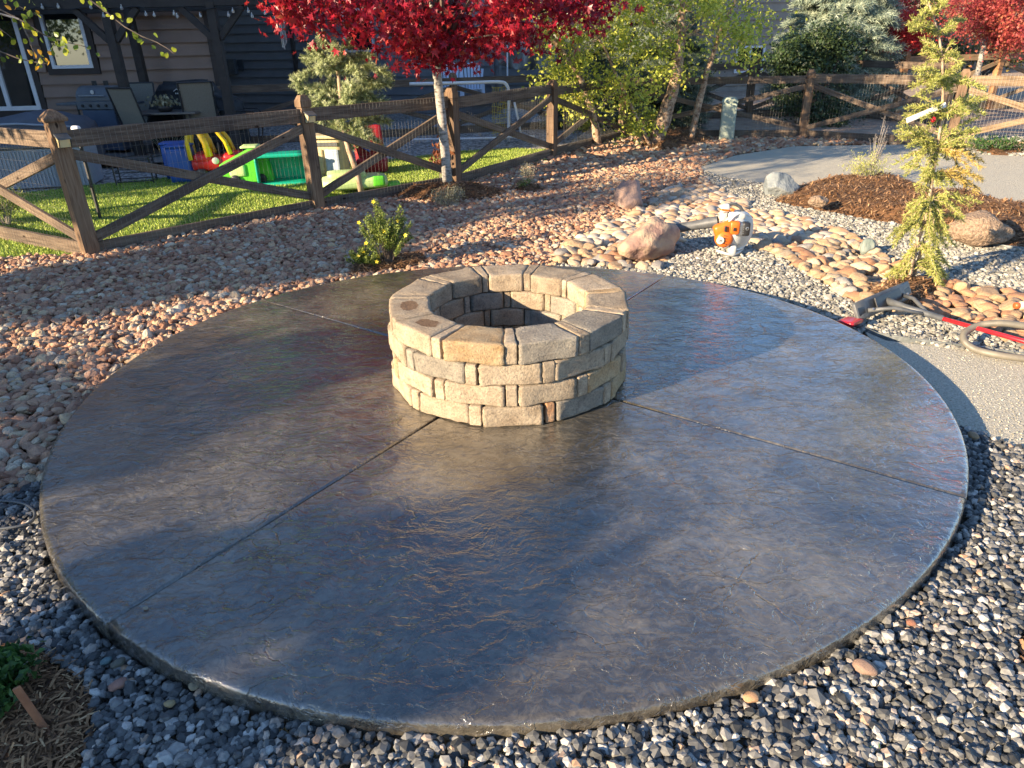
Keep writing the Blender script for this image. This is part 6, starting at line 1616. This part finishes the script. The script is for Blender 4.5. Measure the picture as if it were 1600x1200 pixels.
# sling chairs, table, planter
M_SLING = pmat('sling_fabric', (.17, .155, .12), (.21, .195, .155), 90, .8)
def sling_chair(label, px, Y, rz, tall=1.0, tone=None):
    t = thing('sling_chair', label, 'chair', P_(px, Y), rz, 'sling patio chairs'); m_ = tone or M_SLING
    g = Geo(); V = []; cur = [(-.02, -.50, .0), (0, -.26, .44), (0, .22, .40), (0, .30, .50), (0, .46, 1.12*tall)]
    pr = [(y, z) for _, y, z in cur[1:]]
    for (y0, z0), (y1, z1) in zip(pr[:-1], pr[1:]):
        b_ = g.n; g.add([(-.25, y0, z0), (.25, y0, z0), (.25, y1, z1), (-.25, y1, z1), (-.25, y0, z0-.008), (.25, y0, z0-.008), (.25, y1, z1-.008), (-.25, y1, z1-.008)], [(0, 1, 2, 3), (7, 6, 5, 4), (0, 4, 5, 1), (2, 6, 7, 3)])
    g.build('sling', m_, t)
    for s_ in (-1, 1):
        g = Geo(); g.tube([(s_*.27, .02, .0), (s_*.27, .26, .42), (s_*.27, .32, .52), (s_*.27, .47, 1.13*tall)], .016, 7); g.tube([(s_*.27, -.28, .44), (s_*.27, .24, .40)], .015, 7); g.build('side_frame', M_BLK, t)
        g = Geo(); g.tube([(s_*.29, .38, .70), (s_*.30, .1, .68), (s_*.30, -.26, .66), (s_*.29, -.32, .60), (s_*.28, -.30, .30), (s_*.27, -.24, 0), (s_*.27, .35, .0)], .014, 7); g.build('armrest', M_BLK, t)
    g = Geo(); g.tube([(-.27, .47, 1.13*tall), (.27, .47, 1.13*tall)], .016, 7); g.build('top_bar', M_BLK, t)
    return t
sling_chair('olive sling patio chair seen from behind, right of the dark grill', 222, 13.4, R(160))
sling_chair('tall pale olive sling chair in front of the covered grill', 309, 13.6, R(200), 1.05)
sling_chair('sling chair at the far side of the patio table, back to the wall', 208, 14.3, R(10))
sling_chair('sling chair right of the pergola post, partly cut by it', 372, 14.0, R(100))
tb = thing('patio_table', 'long low patio table between the sling chairs', 'table', P_(262, 13.5), R(-4))
Geo().box((0, 0, .70), (1.25, .8, .035)).build('tabletop', pmat('table_stone', (.10, .09, .08), (.14, .125, .11), 14, .5), tb, bevel=.008)
for x in (-.5, .5):
    for y in (-.3, .3): g = Geo(); g.tube([(x, y, 0), (x*.95, y, .69)], .02, 6); g.build('leg', M_BLK, tb)
pl = thing('potted_plant', 'dark bowl planter with small succulents on the patio table', 'planter', (tb.location.x+.0, 13.3, .69))
Geo().lathe([(.001, 0), (.09, .0), (.13, .04), (.155, .10), (.145, .10), (.12, .06), (.001, .05)], 20).build('bowl', M_BLK, pl, True)
q = np.random.default_rng(4); g = Geo(); n = 220; C = np.c_[q.normal(0, .10, n), q.normal(0, .07, n), .10+abs(q.normal(0, .06, n))]; leaves(g, C, .07, OVAL, q.random(n), dir_rot(q.normal(0, .7, (n, 3))+[0, 0, .8], q)); g.build('foliage', M_LAV, pl)
# ornamental grass spray behind the rail
gs = thing('grass_spray', 'thin dry grass stalks fanning above the rail near the patio table', 'plant', (atY(257, 190, 12.2).x, 12.2, -.1)); g = Geo()
for k in range(16): a = (k-7.5)*.06; g.tube([(a*.1, 0, 0), (a*.5, 0, .4), (a*1.3+.02, 0, .62+.03*(k % 3))], .003, 3, cap=False)
g.build('stalks', M_LAV, gs)
# deck box and covered tub at the left
db = thing('deck_box', 'pale grey ribbed deck box behind the first fence panel', 'deck box', (at(40, 305).x-.1, 10.9, -.1), R(12))
M_DB = pmat('pale_grey_resin', (.30, .33, .37), (.26, .29, .33), 5, .55)
Geo().box((0, 0, .27), (1.25, .6, .54)).build('body', M_DB, db, bevel=.01)
for k in range(24): Geo().box((-.58+.05*k, -.305, .27), (.022, .014, .48)).build('rib', M_DB, db)
Geo().box((0, 0, .57), (1.3, .66, .06)).build('lid', pmat('dark_resin_lid', (.10, .11, .12), None, 5, .5), db, bevel=.015)
ct = thing('covered_furniture', 'grey blue fabric covered patio furniture at the left edge under the sliding door', 'furniture cover', (atY(15, 190, 12.4).x, 12.4, -.1), R(6))
g = Geo(); V, Fq = rounded_block(2.4, 1.1, .85, .22, 10, .012); V = V+np.c_[np.zeros((len(V), 2)), .06*np.sin(V[:, 0]*4)*(V[:, 2] > 0)]; g.add(V+[0, 0, .42], Fq); g.build('cover', pmat('cover_fabric', (.075, .085, .105), (.10, .11, .135), 4, .8, .01, 9), ct, True)
g = Geo(); g.tube([(-1.2, -.58, .70), (-.4, -.6, .76), (.4, -.6, .77), (1.2, -.57, .70)], .018, 6); g.build('pale_hem', M_DB, ct, True)
wb = thing('paper_bag', 'small white bag tucked behind the first post cap', 'bag', (atY(117, 195, 8.4).x, 8.4, .86)); 
g = Geo(); rb(g, (0, 0, .0), (.10, .07, .16), .03); g.build('bag_body', M_WHITE, wb, True); Geo().tube([(0, 0, -.95), (0, 0, -.07)], .02, 6).build('pole', M_BLK, wb)
wc = thing('wind_chime', 'pale tubular wind chime hanging from the end of the pergola beam', 'wind chime', tuple(atY(439, 30, 13.2)))
Geo().tube([(0, 0, .35), (0, 0, -.04)], .003, 4).build('cord', M_CORD, wc)
for k in range(4):
    a = k*PI/2; g = Geo(); g.tube([(.035*math.cos(a), .035*math.sin(a), -.06), (.035*math.cos(a), .035*math.sin(a), -.36-.03*k)], .012, 7); g.build('chime_tube', M_SIL, wc)
Geo().lathe([(.001, 0), (.05, -.01), (.055, -.03), (.001, -.035)], 14, (0, 0, -.03)).build('chime_top', M_WHP, wc)
